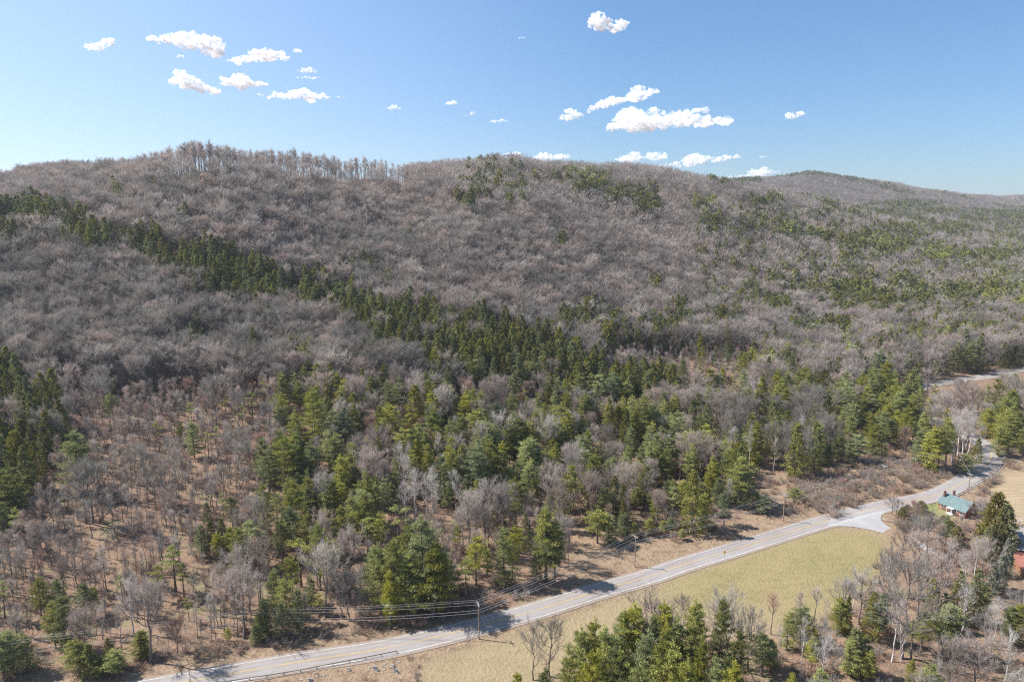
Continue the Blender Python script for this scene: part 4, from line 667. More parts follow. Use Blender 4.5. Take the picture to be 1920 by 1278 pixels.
wood = ~inpoly(pxs, pys, OPEN) & ~inpoly(pxs, pys, FIELD); sel |= wood & (uu > .90)
sel &= clear_of_road(xs, ys, 6.3)
# keep off the junction, the house and the yard
sel &= ~inpoly(pxs, pys, [(1545, 990), (1552, 955), (1660, 950), (1668, 978), (1720, 1005), (1700, 1025), (1640, 1003)]) & ~inpoly(pxs, pys, [(1745, 930), (1840, 930), (1840, 985), (1760, 985)])
for i in np.nonzero(sel)[0]:
    put(xs[i], ys[i], zs[i], (1.6 + 2.4 * rng.random()) * (.4 if 760 < pxs[i] < 805 and pys[i] > 1215 else 1), .9 + .5 * rng.random(), 'shrub')
for px_, py_, h in [(1570,962,4.5),(1553,965,4),(1540,958,3.5),(1700,975,3),(1778,957,3.2),(1791,962,3.4),(688,1276,1.8),(1600,948,3.5),(1850,968,4),(1838,975,3.5)]:
    a, b = flat(px_, py_); put(a, b, float(zat(a, b)), h, 1.5, 'shrub', 1)
# ------------------------------------------------------------------ which stand as individuals, which as mass
for k in ('x', 'y', 'z', 'h', 'wd'): T[k] = np.array(T[k], float)
T['kind'] = np.array(T['kind'], dtype=object); T['hero'] = np.array(T['hero'])
TPX, TPY, TD = proj(T['x'], T['y'], T['z'] + T['h'] * .6); BPX, BPY, _ = proj(T['x'], T['y'], T['z'])
infr = (TPX > -10) & (TPX < 1930) & (TPY > 0) & (TPY < 1290)
size = T['h'] * np.sqrt(T['wd']) / TD
FAM = {'bare_tree': ('bare_pink', 'bare_grey', 'bare_red', 'crest'), 'sapling': ('sapling',), 'pale_barked_tree': ('pale',), 'pine_tree': (Y, G, B, 'thin_pine'), 'hemlock_tree': (Hm,), 'cedar_tree': ('cedar',), 'spruce_tree': ('spruce',), 'shrub': ('shrub',)}
PLACE = [((300,770),'at the top of the open sapling slope'),((120,960),'between the left clump and the open slope'),((300,930),'in the middle of the open sapling slope'),((450,900),'on the right side of the open sapling slope'),((300,1060),'in the sunniest gap of the open woods'),((170,820),'beside the lone pine near the left clump'),((480,1080),'just left of the roadside green thicket'),((380,1150),'on the bare bank over the lower left road'),((40,1230),'in the roadside thicket at the bottom left corner'),((120,1150),'above the wires at the lower left'),((250,1120),'in the sunlit open woods at lower left'),((200,1020),'on the open hillside well left of the road'),((60,900),'in the dark evergreen clump on the left edge'),((60,760),'beside the tallest dark clump near the left edge'),
 ((230,850),'on the sparse slope right of the dark left clump'),((400,820),'among thin saplings on the left slope'),((380,1000),'beside the small dark spruces at lower left'),((560,780),'on the slope below the bare grey oaks'),((540,930),'around the wide pine left of the middle'),((680,860),'on the slope below the picture centre'),
 ((640,1000),'in the green thicket above the road'),((520,1170),'beside the leftmost utility pole'),((620,1110),'in the bare gap above the guardrail'),((750,1120),'over the big pines that shade the road'),((800,960),'beside the patch of white stemmed trees'),((920,1060),'above the pole with guy wires'),((900,900),'around the large blue-green pine near the centre'),
 ((1030,1040),'at the left end of the brown verge'),((1000,830),'in the mixed wood right of centre'),((1100,920),'in the wood above the brown verge'),((1110,770),'just below the lower end of the evergreen band'),((1210,830),'around the tallest pine right of centre'),((1190,990),'along the upper edge of the brown verge'),
 ((1320,950),'at the right end of the brown verge wood'),((1330,860),'in the wood above the bushy pasture'),((1340,740),'just below the pale pole thicket'),((1460,840),'in the grey thicket above the brushy pasture'),((1450,930),'on the open ground behind the field pole'),((1490,730),'on the slope left of the tall roadside pines'),
 ((1620,760),'in the tall pine stand left of the upper road'),((1600,860),'along the top of the brushy pasture'),((1640,920),'in the brushy pasture across from the junction'),((1750,850),'beside the pole near the road bend'),((1820,820),'over the inside of the road bend'),((1880,810),'right of the road bend'),((1860,730),'beside the far stretch of road'),
 ((1700,960),'beside the road junction'),((1790,970),'in front of the brick house'),((1860,1010),'beside the house yard'),((1740,1060),'along the side road below the house'),((1860,1130),'below the rusty roofed barn'),((1640,1130),'at the far corner of the green field'),((1500,1170),'on the lower edge of the green field'),
 ((1450,1240),'at the bottom edge under the field'),((1600,1230),'in the bottom thicket right of the lone pine'),((1740,1200),'around the bright pine at bottom right'),((1860,1240),'in the bottom right corner'),((1120,1270),'at the left of the bottom centre grove'),((1200,1230),'in the middle of the bottom centre grove'),((1320,1230),'at the right of the bottom centre grove'),((1000,1260),'on the tan grass near the bottom centre'),((780,1260),'beside the small graveyard'),
 ((60,450),'at the left end of the evergreen band'),((180,470),'in the second clump of the evergreen band'),((330,520),'in the evergreen band below the left ridge'),((450,560),'in the densest left part of the evergreen band'),((600,600),'in the narrow part of the evergreen band'),((720,640),'in the evergreen band left of centre'),((850,670),'in the evergreen band at picture centre'),((960,700),'in the evergreen band right of centre'),((1080,730),'toward the lower end of the evergreen band'),((1220,750),'at the last tip of the evergreen band'),
 ((360,670),'in the dark clump below the evergreen band'),((150,620),'among the grey trees below the evergreen band'),((600,700),'among the gnarled grey trees below the band'),((800,730),'just under the middle of the evergreen band'),((1120,640),'above the pale pole thicket'),((1300,640),'along the top edge of the pale pole thicket'),((1490,600),'on the middle right slope'),((1500,430),'by the twin round pines high on the right'),((1620,590),'in the dark stands of the right slope'),((1760,600),'in the pale green pines above the far road'),((1850,560),'on the valley side at the right edge')]
pp = np.array([p for p, _ in PLACE], float)
NAMES = {'bare_pink': 'leafless pinkish-grey tree', 'bare_grey': 'leafless grey spreading tree', 'bare_red': 'small leafless reddish tree', 'sapling': 'thin leafless pole tree', 'crest': 'leafless upright tree', 'pale': 'leafless pale-barked tree', Y: 'yellow-green pine', G: 'mid-green pine', B: 'blue-green pine', 'thin_pine': 'sparse high-crowned pine', Hm: 'dark olive hemlock', 'cedar': 'olive bushy cedar', 'spruce': 'grey-green spruce', 'shrub': 'leafless brown shrub'}
CATS = {'bare_tree': 'tree', 'sapling': 'young tree', 'pale_barked_tree': 'birch', 'pine_tree': 'pine', 'hemlock_tree': 'hemlock', 'cedar_tree': 'cedar', 'spruce_tree': 'spruce', 'shrub': 'shrub'}
GRP = {'bare_tree': 'leafless trees on the hillside', 'sapling': 'thin pole trees in the open woods', 'pale_barked_tree': 'pale barked trees', 'pine_tree': 'pines scattered through the woods', 'hemlock_tree': 'hemlocks of the dark bands', 'cedar_tree': 'cedars by the house', 'spruce_tree': 'spruces beside the barn', 'shrub': 'leafless shrubs along the verges'}
ORD = ['first', 'second', 'third', 'fourth', 'fifth', 'sixth', 'seventh', 'eighth', 'ninth', 'tenth', 'eleventh', 'twelfth', 'thirteenth', 'fourteenth', 'fifteenth', 'sixteenth', 'seventeenth', 'eighteenth', 'nineteenth', 'twentieth', 'twenty-first', 'twenty-second', 'twenty-third', 'twenty-fourth', 'twenty-fifth', 'twenty-sixth', 'twenty-seventh', 'twenty-eighth', 'twenty-ninth', 'thirtieth']
CAP = {'bare_tree': 300, 'sapling': 300, 'pale_barked_tree': 120, 'pine_tree': 300, 'hemlock_tree': 300, 'cedar_tree': 20, 'spruce_tree': 10, 'shrub': 200}
single = []; mass = {}
for fam, kinds in FAM.items():
    idx = np.nonzero(np.isin(T['kind'], kinds))[0]
    score = np.where(infr[idx], size[idx], 0) + T['hero'][idx] * .02 * infr[idx]
    o_ = idx[np.argsort(-score)]; o_ = o_[np.sort(-score) < 0]; pick = o_[:CAP[fam]]; single += [(i, fam) for i in pick]; mass[fam] = np.setdiff1d(idx, pick)
# labels: look, then place, then order from the left among those that share both
rows = {}
for i, fam in single:
    hgt = T['h'][i]; base = {'pine_tree': 15, 'hemlock_tree': 17, 'bare_tree': 15, 'sapling': 9, 'pale_barked_tree': 14}.get(fam, 0)
    sz = '' if fam in ('cedar_tree', 'spruce_tree', 'shrub') else ('tall ' if hgt > base * 1.18 else 'low ' if hgt < base * .72 else '')
    nm = NAMES[T['kind'][i]]
    if nm.startswith('small'): sz = ''
    pl = PLACE[int(np.argmin(((pp - (BPX[i], min(BPY[i], 1262))) ** 2).sum(1)))][1]
    rows.setdefault((sz + nm, pl), []).append((BPX[i], i))
lab = {}
for (nm, pl), lst in rows.items():
    lst.sort(); k = len(lst)
    for j, (_, i) in enumerate(lst):
        a = nm
        if k > 1:
            if j == 0: a = 'leftmost ' + nm
            elif j == k - 1: a = 'rightmost ' + nm
            else: a = f"{ORD[min(j, 29)]}-from-left {nm}"
        if k > 31 and j > 29 and j < k - 1:
            r_ = k - 1 - j; a = f"{ORD[r_]}-from-right {nm}" if r_ < 30 else f"{nm}, number {j + 1} from the left,"
        lab[i] = f'{a} {pl}'
def pick_proto(kd, i): return PR[kd][int((T['x'][i] * 7.3 + T['y'][i] * 3.1) * 10) % len(PR[kd])]
made = {}
for i, fam in single:
    kd = T['kind'][i]; p = pick_proto(kd, i); s = T['h'][i] / p.H; w_ = s * T['wd'][i]
    if kd in (Y, G, B, Hm, 'pale') and T['h'][i] < 10: w_ *= 1.1
    e = bpy.data.objects.new(fam, None); COL.objects.link(e); e.empty_display_size = .5
    e.location = (T['x'][i], T['y'][i], T['z'][i] - .15); e.rotation_euler = (random.gauss(0, .02), random.gauss(0, .02), random.random() * 6.28); e.scale = (w_, w_, s)
    tag(e, lab[i], CATS[fam], GRP[fam])
    for nm, me in ((p.tn, p.trunk), (p.cn, p.crown)):
        o = bpy.data.objects.new(nm, me); COL.objects.link(o); o.parent = e
def gn_scatter(name, idxs, label):
    if len(idxs) == 0: return
    idxs = np.asarray(idxs); var = []; vi = np.zeros(len(idxs), np.int32)
    for a, i in enumerate(idxs):
        p = pick_proto(T['kind'][i], i); l = 0 if T['y'][i] < 430 else 1 if T['y'][i] < 720 else 2
        o = p.lod[l]
        if (o, p) not in var: var.append((o, p))
        vi[a] = var.index((o, p))
    s = np.array([T['h'][i] / var[vi[a]][1].H for a, i in enumerate(idxs)]); w_ = s * T['wd'][idxs]
    me = bpy.data.meshes.new(name); me.vertices.add(len(idxs)); me.vertices.foreach_set('co', np.stack([T['x'][idxs], T['y'][idxs], T['z'][idxs] - .15], -1).astype(np.float32).ravel())
    a = me.attributes.new('pick', 'INT', 'POINT'); a.data.foreach_set('value', vi)
    a = me.attributes.new('size', 'FLOAT_VECTOR', 'POINT'); a.data.foreach_set('vector', np.stack([w_, w_, s], -1).astype(np.float32).ravel())
    a = me.attributes.new('turn', 'FLOAT_VECTOR', 'POINT'); a.data.foreach_set('vector', np.stack([rng.normal(0, .02, len(idxs)), rng.normal(0, .02, len(idxs)), rng.random(len(idxs)) * 6.28], -1).astype(np.float32).ravel())
    ob = bpy.data.objects.new(name, me); COL.objects.link(ob); tag(ob, label, kind='stuff')
    g = bpy.data.node_groups.new(name, 'GeometryNodeTree'); g.interface.new_socket('Geometry', in_out='INPUT', socket_type='NodeSocketGeometry'); g.interface.new_socket('Geometry', in_out='OUTPUT', socket_type='NodeSocketGeometry')
    N = g.nodes; L = g.links; gi = N.new('NodeGroupInput'); out = N.new('NodeGroupOutput'); jn = N.new('GeometryNodeJoinGeometry')
    m2p = N.new('GeometryNodeMeshToPoints'); L.new(gi.outputs[0], m2p.inputs[0])
    def na(nm, ty):
        q = N.new('GeometryNodeInputNamedAttribute'); q.data_type = ty; q.inputs['Name'].default_value = nm; return q.outputs[0]
    pk, szn, tn = na('pick', 'INT'), na('size', 'FLOAT_VECTOR'), na('turn', 'FLOAT_VECTOR')
    for k, (o, _) in enumerate(var):
        cmp_ = N.new('FunctionNodeCompare'); cmp_.data_type = 'INT'; cmp_.operation = 'EQUAL'; L.new(pk, cmp_.inputs[2]); cmp_.inputs[3].default_value = k
        oi = N.new('GeometryNodeObjectInfo'); oi.inputs['Object'].default_value = o; oi.inputs['As Instance'].default_value = False
        ip = N.new('GeometryNodeInstanceOnPoints'); L.new(m2p.outputs[0], ip.inputs['Points']); L.new(cmp_.outputs[0], ip.inputs['Selection']); L.new(oi.outputs['Geometry'], ip.inputs['Instance']); L.new(tn, ip.inputs['Rotation']); L.new(szn, ip.inputs['Scale'])
        L.new(ip.outputs[0], jn.inputs[0])
    L.new(jn.outputs[0], out.inputs[0]); md = ob.modifiers.new('scatter', 'NODES'); md.node_group = g
    return ob
gn_scatter('bare_woods', mass['bare_tree'], 'leafless hardwood forest covering the hillside and ridges')
gn_scatter('sapling_thicket', mass['sapling'], 'thicket of thin leafless pole trees in the woods')
gn_scatter('pale_woods', mass['pale_barked_tree'], 'pale barked leafless trees mixed into the woods')
gn_scatter('pine_woods', mass['pine_tree'], 'distant and smaller pines scattered through the forest')
gn_scatter('hemlock_woods', mass['hemlock_tree'], 'distant dark hemlocks scattered over the slopes')
gn_scatter('undergrowth', np.concatenate([mass['shrub'], mass['cedar_tree'], mass['spruce_tree']]).astype(int), 'leafless brush and undergrowth on verges and forest floor')
print('TREES', len(T['x']), 'single', len(single), {k: len(v) for k, v in mass.items()})
# ------------------------------------------------------------------ built things
M['brick'] = mat('red_brick', (0.34, 0.14, 0.10), 0.9, (0.27, 0.11, 0.08), 3.0)
M['brickd'] = mat('sooty_brick', (0.17, 0.075, 0.055), 0.9, (0.10, 0.05, 0.04), 2.0)
M['teal'] = mat('teal_metal_roof', (0.10, 0.155, 0.155), 0.6, (0.13, 0.19, 0.185), 0.5)
M['trimw'] = mat('white_trim', (0.72, 0.72, 0.70), 0.6)
M['glass'] = mat('dark_window_glass', (0.05, 0.06, 0.07), 0.15)
M['greyroof'] = mat('grey_shingle_roof', (0.33, 0.31, 0.31), 0.9, (0.26, 0.25, 0.25), 2.0)
M['clap'] = mat('pale_clapboard', (0.55, 0.54, 0.52), 0.8, (0.48, 0.47, 0.45), 1.0)
M['rust'] = mat('rust_red_metal_roof', (0.34, 0.135, 0.10), 0.7, (0.26, 0.12, 0.09), 0.7)
M['barnwood'] = mat('brown_barn_boards', (0.30, 0.16, 0.09), 0.9, (0.22, 0.11, 0.065), 1.2)
M['pole'] = mat('weathered_pole_wood', (0.34, 0.26, 0.20), 0.9, (0.26, 0.19, 0.145), 1.0)
M['polegrey'] = mat('grey_crossarm_wood', (0.50, 0.47, 0.44), 0.9, (0.42, 0.39, 0.36), 2.0)
M['galv'] = mat('galvanised_steel', (0.55, 0.56, 0.57), 0.45, metal=0.4)
M['railrust'] = mat('weathered_guardrail_steel', (0.16, 0.135, 0.125), 0.6, (0.22, 0.19, 0.17), 0.6)
M['wire'] = mat('bare_wire', (0.46, 0.46, 0.47), 0.5)
M['porc'] = mat('grey_porcelain', (0.5, 0.5, 0.5), 0.3)
M['signy'] = mat('yellow_sign_face', (0.80, 0.56, 0.05), 0.5)
M['signw'] = mat('white_sign_face', (0.75, 0.75, 0.73), 0.5)
M['black'] = mat('black_paint', (0.02, 0.02, 0.02), 0.5)
M['stone'] = mat('pale_gravestone', (0.40, 0.39, 0.37), 0.9, (0.26, 0.26, 0.24), 2.5)
M['stoned'] = mat('dark_gravestone', (0.17, 0.17, 0.17), 0.8, (0.26, 0.25, 0.24), 2.5)
M['carp'] = mat('dark_blue_car_paint', (0.02, 0.035, 0.055), 0.3)
M['rubber'] = mat('tyre_rubber', (0.02, 0.02, 0.02), 0.9)
M['grav2'] = mat('yard_gravel', (0.30, 0.27, 0.25), 1, (0.23, 0.21, 0.19), 0.6)
def g3(px, py):
    p = flat(px, py); return float(p[0]), float(p[1]), float(zat(p[0], p[1]))
# brick house: local x along the front, local y into the depth
a0 = np.array(flat(1759, 951.5)); b0 = np.array(flat(1808, 971)); dr = (b0 - a0) / np.linalg.norm(b0 - a0)
LH, WH, EH, RH = float(np.linalg.norm(b0 - a0)), 7.4, 2.8, 6.0
hz = float(zat(*a0)) - .1
house = empty('brick_house', (a0[0], a0[1], hz), math.atan2(dr[1], dr[0]), label='single-storey red brick house with teal metal roof beside the road junction', cat='house')
mb = MB(); v = [(0, 0, 0), (LH, 0, 0), (LH, WH, 0), (0, WH, 0), (0, 0, EH), (LH, 0, EH), (LH, WH, EH), (0, WH, EH), (0, WH / 2, RH - .15), (LH, WH / 2, RH - .15)]
mb.add(v, [(0, 1, 5, 4), (2, 3, 7, 6), (1, 2, 6, 9, 5), (3, 0, 4, 8, 7)]); mb.build('wall', M['brick'], house)
roof = None; mb = MB(); e = .45; sl = (RH - EH) / (WH / 2)
for sgn in (0, 1):
    y0, y1 = (-e, WH / 2) if sgn == 0 else (WH + e, WH / 2); z0 = EH - e * sl
    q = [(-e, y0, z0), (LH + e, y0, z0), (LH + e, y1, RH), (-e, y1, RH)]; qq = q + [(p[0], p[1], p[2] + .10) for p in q]
    mb.add(qq, [(0, 3, 2, 1), (4, 5, 6, 7), (0, 1, 5, 4), (2, 3, 7, 6), (1, 2, 6, 5), (3, 0, 4, 7)])
    k = int((LH + 2 * e) / .45)
    for i in range(k + 1):
        x_ = -e + (LH + 2 * e) * i / k; pa = Vector((x_, y0, z0 + .12)); pb = Vector((x_, y1, RH + .12)); mb.tube([pa, pb], .025, 4)
roof = mb.build('roof', M['teal'], house)
for cx_, cy_ in ((.55, 2.3), (1.9, WH - 1.6)):
    mb = MB(); mb.box((cx_, cy_, 5.9), (.7, .6, 2.2)); mb.box((cx_, cy_, 7.04), (.82, .72, .14)); ch = mb.build('chimney', M['brickd'], roof)
def window(par, x, z, w_=1.0, h=1.3, y=0.0):
    f = MB()
    for cx_, cz_, sx_, sz_ in ((x - w_ / 2, z, .14, h + .14), (x + w_ / 2, z, .14, h + .14), (x, z + h / 2, w_ + .3, .16), (x, z - h / 2, w_ + .36, .18), (x, z, w_ - .15, .07)):
        f.box((cx_, y - .05 - (.01 if sx_ > .5 else 0), cz_), (sx_, .12, sz_))
    fo = f.build('window', M['trimw'], par); p = MB(); p.box((x, y - .01, z), (w_ - .1, .05, h - .1)); p.build('pane', M['glass'], fo)
for x_ in (1.55, LH - 3.6, LH - 1.3): window(house, x_, 1.55)
mb = MB(); mb.box((LH * .52, -.06, 1.15), (1.1, .12, 2.2)); dd = mb.build('door', M['trimw'], house); mb = MB(); mb.box((LH * .52, -.13, 1.6), (.7, .03, .8)); mb.build('door_pane', M['glass'], dd)
mb = MB(); mb.box((LH * .52, -.95, .15), (2.2, 1.6, .3)); mb.box((LH * .52, -.95, 2.55), (2.4, 1.9, .12))
for s_ in (-1, 1): mb.box((LH * .52 + s_ * 1.0, -1.7, 1.4), (.14, .14, 2.2))
mb.build('porch', M['trimw'], house)
mb = MB(); X0 = LH * .72; v = [(X0, WH, 0), (LH + .8, WH, 0), (LH + .8, WH + 6.5, 0), (X0, WH + 6.5, 0), (X0, WH, 2.4), (LH + .8, WH, 2.4), (LH + .8, WH + 6.5, 2.4), (X0, WH + 6.5, 2.4), ((X0 + LH + .8) / 2, WH, 3.7), ((X0 + LH + .8) / 2, WH + 6.5, 3.7)]
mb.add(v, [(1, 2, 6, 5), (3, 0, 4, 7), (2, 3, 7, 9, 6), (0, 1, 5, 8, 4)]); wing = mb.build('wing', M['clap'], house); tag(wing, 'pale low rear wing')
mb = MB(); xm = (X0 + LH + .8) / 2
for s_ in (-1, 1):
    xo = xm + s_ * ((LH + .8 - X0) / 2 + .3); q = [(xo, WH + .05, 2.25), (xm, WH + .05, 3.78), (xm, WH + 6.8, 3.78), (xo, WH + 6.8, 2.25)]; qq = q + [(p[0], p[1], p[2] + .1) for p in q]
    mb.add(qq, [(0, 3, 2, 1), (4, 5, 6, 7), (0, 1, 5, 4), (2, 3, 7, 6), (1, 2, 6, 5), (3, 0, 4, 7)])
mb.build('wing_roof', M['greyroof'], wing)
# barn: upper block with gable and a rust red lean-to toward the camera
barn = empty('barn', (167.5, 212.0, float(zat(167.5, 212))), R(-21), label='brown wooden barn with a rust-red lean-to roof at the right edge', cat='barn')
mb = MB(); v = [(0, 0, 0), (13, 0, 0), (13, 9, 0), (0, 9, 0), (0, 0, 4.8), (13, 0, 4.8), (13, 9, 4.8), (0, 9, 4.8), (0, 4.5, 7.2), (13, 4.5, 7.2)]
mb.add(v, [(0, 1, 5, 4), (2, 3, 7, 6), (1, 2, 6, 9, 5), (3, 0, 4, 8, 7)])
v = [(0, -10.4, 0), (13, -10.4, 0), (0, -10.4, 2.5), (13, -10.4, 2.5), (0, 0, 3.9), (13, 0, 3.9), (0, 0, 0), (13, 0, 0)]; mb.add(v, [(0, 1, 3, 2), (6, 0, 2, 4), (1, 7, 5, 3)]); mb.build('wall', M['barnwood'], barn)
def slab(mbx, q, th=.12):
    qq = q + [(p[0], p[1], p[2] + th) for p in q]; mbx.add(qq, [(0, 3, 2, 1), (4, 5, 6, 7), (0, 1, 5, 4), (2, 3, 7, 6), (1, 2, 6, 5), (3, 0, 4, 7)])
mb = MB(); slab(mb, [(-.4, -.6, 4.55), (13.4, -.6, 4.55), (13.4, 4.5, 7.27), (-.4, 4.5, 7.27)]); slab(mb, [(-.4, 4.5, 7.27), (13.4, 4.5, 7.27), (13.4, 9.6, 4.55), (-.4, 9.6, 4.55)]); mb.build('roof', M['greyroof'], barn)
mb = MB(); slab(mb, [(-.4, -11.0, 2.5), (13.4, -11.0, 2.5), (13.4, -.03, 3.98), (-.4, -.03, 3.98)])
for i in range(24): mb.tube([(-.4 + 13.8 * i / 23, -11.0, 2.64), (-.4 + 13.8 * i / 23, -.03, 4.12)], .03, 4)
rr_ = mb.build('lean_to_roof', M['rust'], barn)
mb = MB(); mb.box((3, -10.44, 1.1), (2.6, .08, 2.2)); mb.build('door', M['barnwood'], barn)
# gravel lot, car, pergola
mb = MB(); pts = [flat(*p) for p in [(1888, 1012), (1893, 988), (1960, 985), (2060, 1000), (2060, 1040), (1930, 1020), (1896, 1026)]]
mb.add([(p[0], p[1], float(zat(p[0], p[1])) + .12) for p in pts], [tuple(range(len(pts)))[::-1]]); lo_ = mb.build('gravel_lot', M['grav2']); tag(lo_, kind='structure')
cx_, cy_, cz_ = g3(1912, 1006)
car = empty('parked_car', (cx_, cy_, cz_ + .12), R(62), label='dark blue car parked on the shaded gravel lot by the barn', cat='car')
prof = [(-2.2, .35), (-2.25, .85), (-2.1, 1.0), (-1.75, 1.05), (-1.35, 1.6), (.55, 1.65), (1.15, 1.1), (2.05, .95), (2.25, .7), (2.2, .35)]
mb = MB(); k = len(prof)
v = [(x_, -.88, z_) if z_ < 1.2 else (x_, -.68, z_) for x_, z_ in prof] + [(x_, .88, z_) if z_ < 1.2 else (x_, .68, z_) for x_, z_ in prof]
mb.add(v, [tuple(range(k)), tuple(range(2 * k - 1, k - 1, -1))] + [(i, k + i, k + (i + 1) % k, (i + 1) % k) for i in range(k)]); mb.build('body', M['carp'], car)
for s_ in (-1, 1):
    mb = MB(); yy = .80 * s_; q = [(-1.4, yy, 1.12), (.85, yy, 1.12), (.45, .70 * s_ , 1.55), (-1.2, .70 * s_, 1.55)]; mb.add([(p[0], p[1] + .03 * s_, p[2]) for p in q], [(0, 1, 2, 3) if s_ < 0 else (3, 2, 1, 0)]); mb.build('side_window', M['glass'], car)
    for x_ in (-1.4, 1.4):
        mb = MB(); mb.tube([(x_, .78 * s_, .34), (x_, .93 * s_, .34)], .34, 14); wh = mb.build('wheel', M['rubber'], car); mb = MB(); mb.tube([(x_, .94 * s_, .34), (x_, .95 * s_, .34)], .2, 10); mb.build('rim', M['galv'], wh)
    mb = MB(); mb.box((2.24, .6 * s_, .75), (.06, .35, .16)); mb.build('headlight', M['trimw'], car)
mb = MB(); mb.add([(.62, -.62, 1.63), (.62, .62, 1.63), (1.12, .74, 1.14), (1.12, -.74, 1.14)], [(0, 3, 2, 1)])
w_o = mb.build('windscreen', M['glass'], car); w_o.location = (.03, 0, .02)
cx_, cy_, cz_ = g3(1900, 984)
pg = empty('pergola', (cx_, cy_, cz_), R(-30), label='small grey timber pergola standing between the cedar and the hay field', cat='pergola')
for sx_ in (-1, 1):
    for sy_ in (-1, 1): mb = MB(); mb.box((sx_ * 1.9, sy_ * 1.2, 1.15), (.14, .14, 2.3)); mb.build('post', M['polegrey'], pg)
mb = MB(); [mb.box((0, s_ * 1.2, 2.38), (4.4, .1, .16)) for s_ in (-1, 1)]; [mb.box((-2.1 + .42 * i, 0, 2.51), (.08, 3.0, .1)) for i in range(11)]; mb.build('slatted_top', M['polegrey'], pg)
cx_, cy_, cz_ = g3(1666, 977)
lr = empty('timber_rail', (cx_, cy_, cz_), R(-35), label='low weathered timber rail on the grassy corner of the junction', cat='rail fence')
mb = MB(); mb.tube([(-2.4, 0, .62), (2.4, 0, .58)], .09, 8); mb.build('rail', M['polegrey'], lr)
for x_ in (-2.2, 0, 2.2): mb = MB(); mb.tube([(x_, 0, -.1), (x_, 0, .75)], .1, 8); mb.build('post', M['pole'], lr)
# utility poles
def solve_h(x, y, z, top):
    lo, hi = 2, 30
    for _ in range(30):
        m_ = (lo + hi) / 2; q = proj(x, y, z + m_)[1]
        if q > top: lo = m_
        else: hi = m_
    return lo
PO = [((-120, 1296), 1224, 'pole'), ((492, 1194), 1145, 'grey pole half hidden by pines above the guardrail, lowest on the left'), ((898, 1198.5), 1129.5, 'tallest pole, on the near roadside with two guy wires'), ((1190, 1063), 1003, 'pole standing alone on the brown verge left of the yellow sign'),
      ((1468, 978), 926, 'pole on the brown bank left of the road junction'), ((1655, 908), 871, 'pole rising from the brushy pasture across from the brick house'), ((1788, 880), 837, 'pale double-armed pole with transformer before the road bend'), ((1815, 924), 887, 'dark pole behind the brick house at the guardrail')]
tops = []
for i, ((px_, py_), top, text) in enumerate(PO):
    if py_ > 1278: p = flat(px_, py_); x_, y_, z_ = float(p[0]), float(p[1]), float(zat(*p))
    else: x_, y_, z_ = hit(px_, py_)
    tops.append([x_, y_, z_, solve_h(x_, y_, z_, top)])
tops[0][3] = 11
order = [0, 1, 2, 3, 4, 5, 6]; att = {}
for i in range(8):
    x_, y_, z_, h_ = tops[i]
    if i in order:
        p_, n_ = tops[max(i - 1, 0)], tops[min(i + 1, 6)]; dv = Vector((n_[0] - p_[0], n_[1] - p_[1], 0)).normalized()
    else: dv = Vector((1, .3, 0)).normalized()
    sd_ = Vector((-dv.y, dv.x, 0)); rz = math.atan2(sd_.y, sd_.x)
    att[i] = [Vector((x_, y_, z_ + h_ + .18)) + sd_ * o_ for o_ in (-1.15, 0.25, 1.15)] + [Vector((x_, y_, z_ + h_ - dz_)) + sd_ * .2 for dz_ in (2.3, 3.1)]
    if i == 0: continue
    e = empty('utility_pole', (x_, y_, z_), rz, label=('wooden utility ' + PO[i][2]) if i != 1 and not PO[i][2].startswith(('tallest', 'pale', 'dark')) else PO[i][2].replace('pole', 'wooden utility pole', 1), cat='utility pole', group='utility poles along the road')
    mb = MB(); mb.tube([(0, 0, -.4), (0, 0, h_ * .5), (0, 0, h_)], [.20, .165, .13], 10); mb.build('shaft', M['pole'], e)
    for zz in ((h_ - .35,) if i != 6 else (h_ - .35, h_ - 1.5)):
        mb = MB(); mb.box((0, .16, zz), (2.6, .11, .13)); [mb.tube([(s_ * .75, .17, zz - .05), (0, .17, zz - .7)], .02, 4) for s_ in (-1, 1)]; ca = mb.build('crossarm', M['polegrey'], e)
        for o_ in (-1.15, .25, 1.15): mb = MB(); mb.tube([(o_, .16, zz + .06), (o_, .16, zz + .18), (o_, .16, zz + .3)], [.05, .09, .04], 8); mb.build('insulator', M['porc'], ca)
    if i == 6: mb = MB(); mb.tube([(.42, 0, h_ - 3.2), (.42, 0, h_ - 2.2)], .26, 12); mb.build('transformer', M['galv'], e)
    if i == 2:
        for gx, gy, top_ in ((926, 1184, .6), (917, 1186, 2.4)):
            p = flat(gx, gy); loc = Euler((0, 0, -rz)).to_matrix() @ Vector((p[0] - x_, p[1] - y_, 0)); mb = MB(); mb.tube([(0, 0, h_ - top_), (loc.x, loc.y, -z_)], .03, 5); mb.build('guy_wire', M['wire'], e)
WL = ['southernmost of the three top power wires strung along the road', 'middle one of the three top power wires along the road', 'northernmost of the three top power wires along the road', 'upper of two communication cables under the power wires', 'lowest communication cable slung between the roadside poles']
for k in range(5):
    pts = []
    for i in range(6):
        p0, p1 = att[i][k], att[i + 1][k]; L_ = (p1 - p0).length
        for q in range(13 if i < 5 else 14):
            t_ = q / 13; pt = p0.lerp(p1, t_); pt.z -= 4 * (.0105 if k < 3 else .016) * L_ * t_ * (1 - t_); pts.append(pt)
    mb = MB(); o0 = pts[0].copy(); mb.tube([p - o0 for p in pts], .022 if k < 3 else .028, 4); o = mb.build('overhead_wire', M['wire'], None, o0); tag(o, WL[k], 'power line', 'overhead wires along the road')
pts = []
for j in range(13): t_ = j / 12; pt = att[6][1].lerp(att[7][1], t_); pt.z -= 2.4 * t_ * (1 - t_); pts.append(pt)
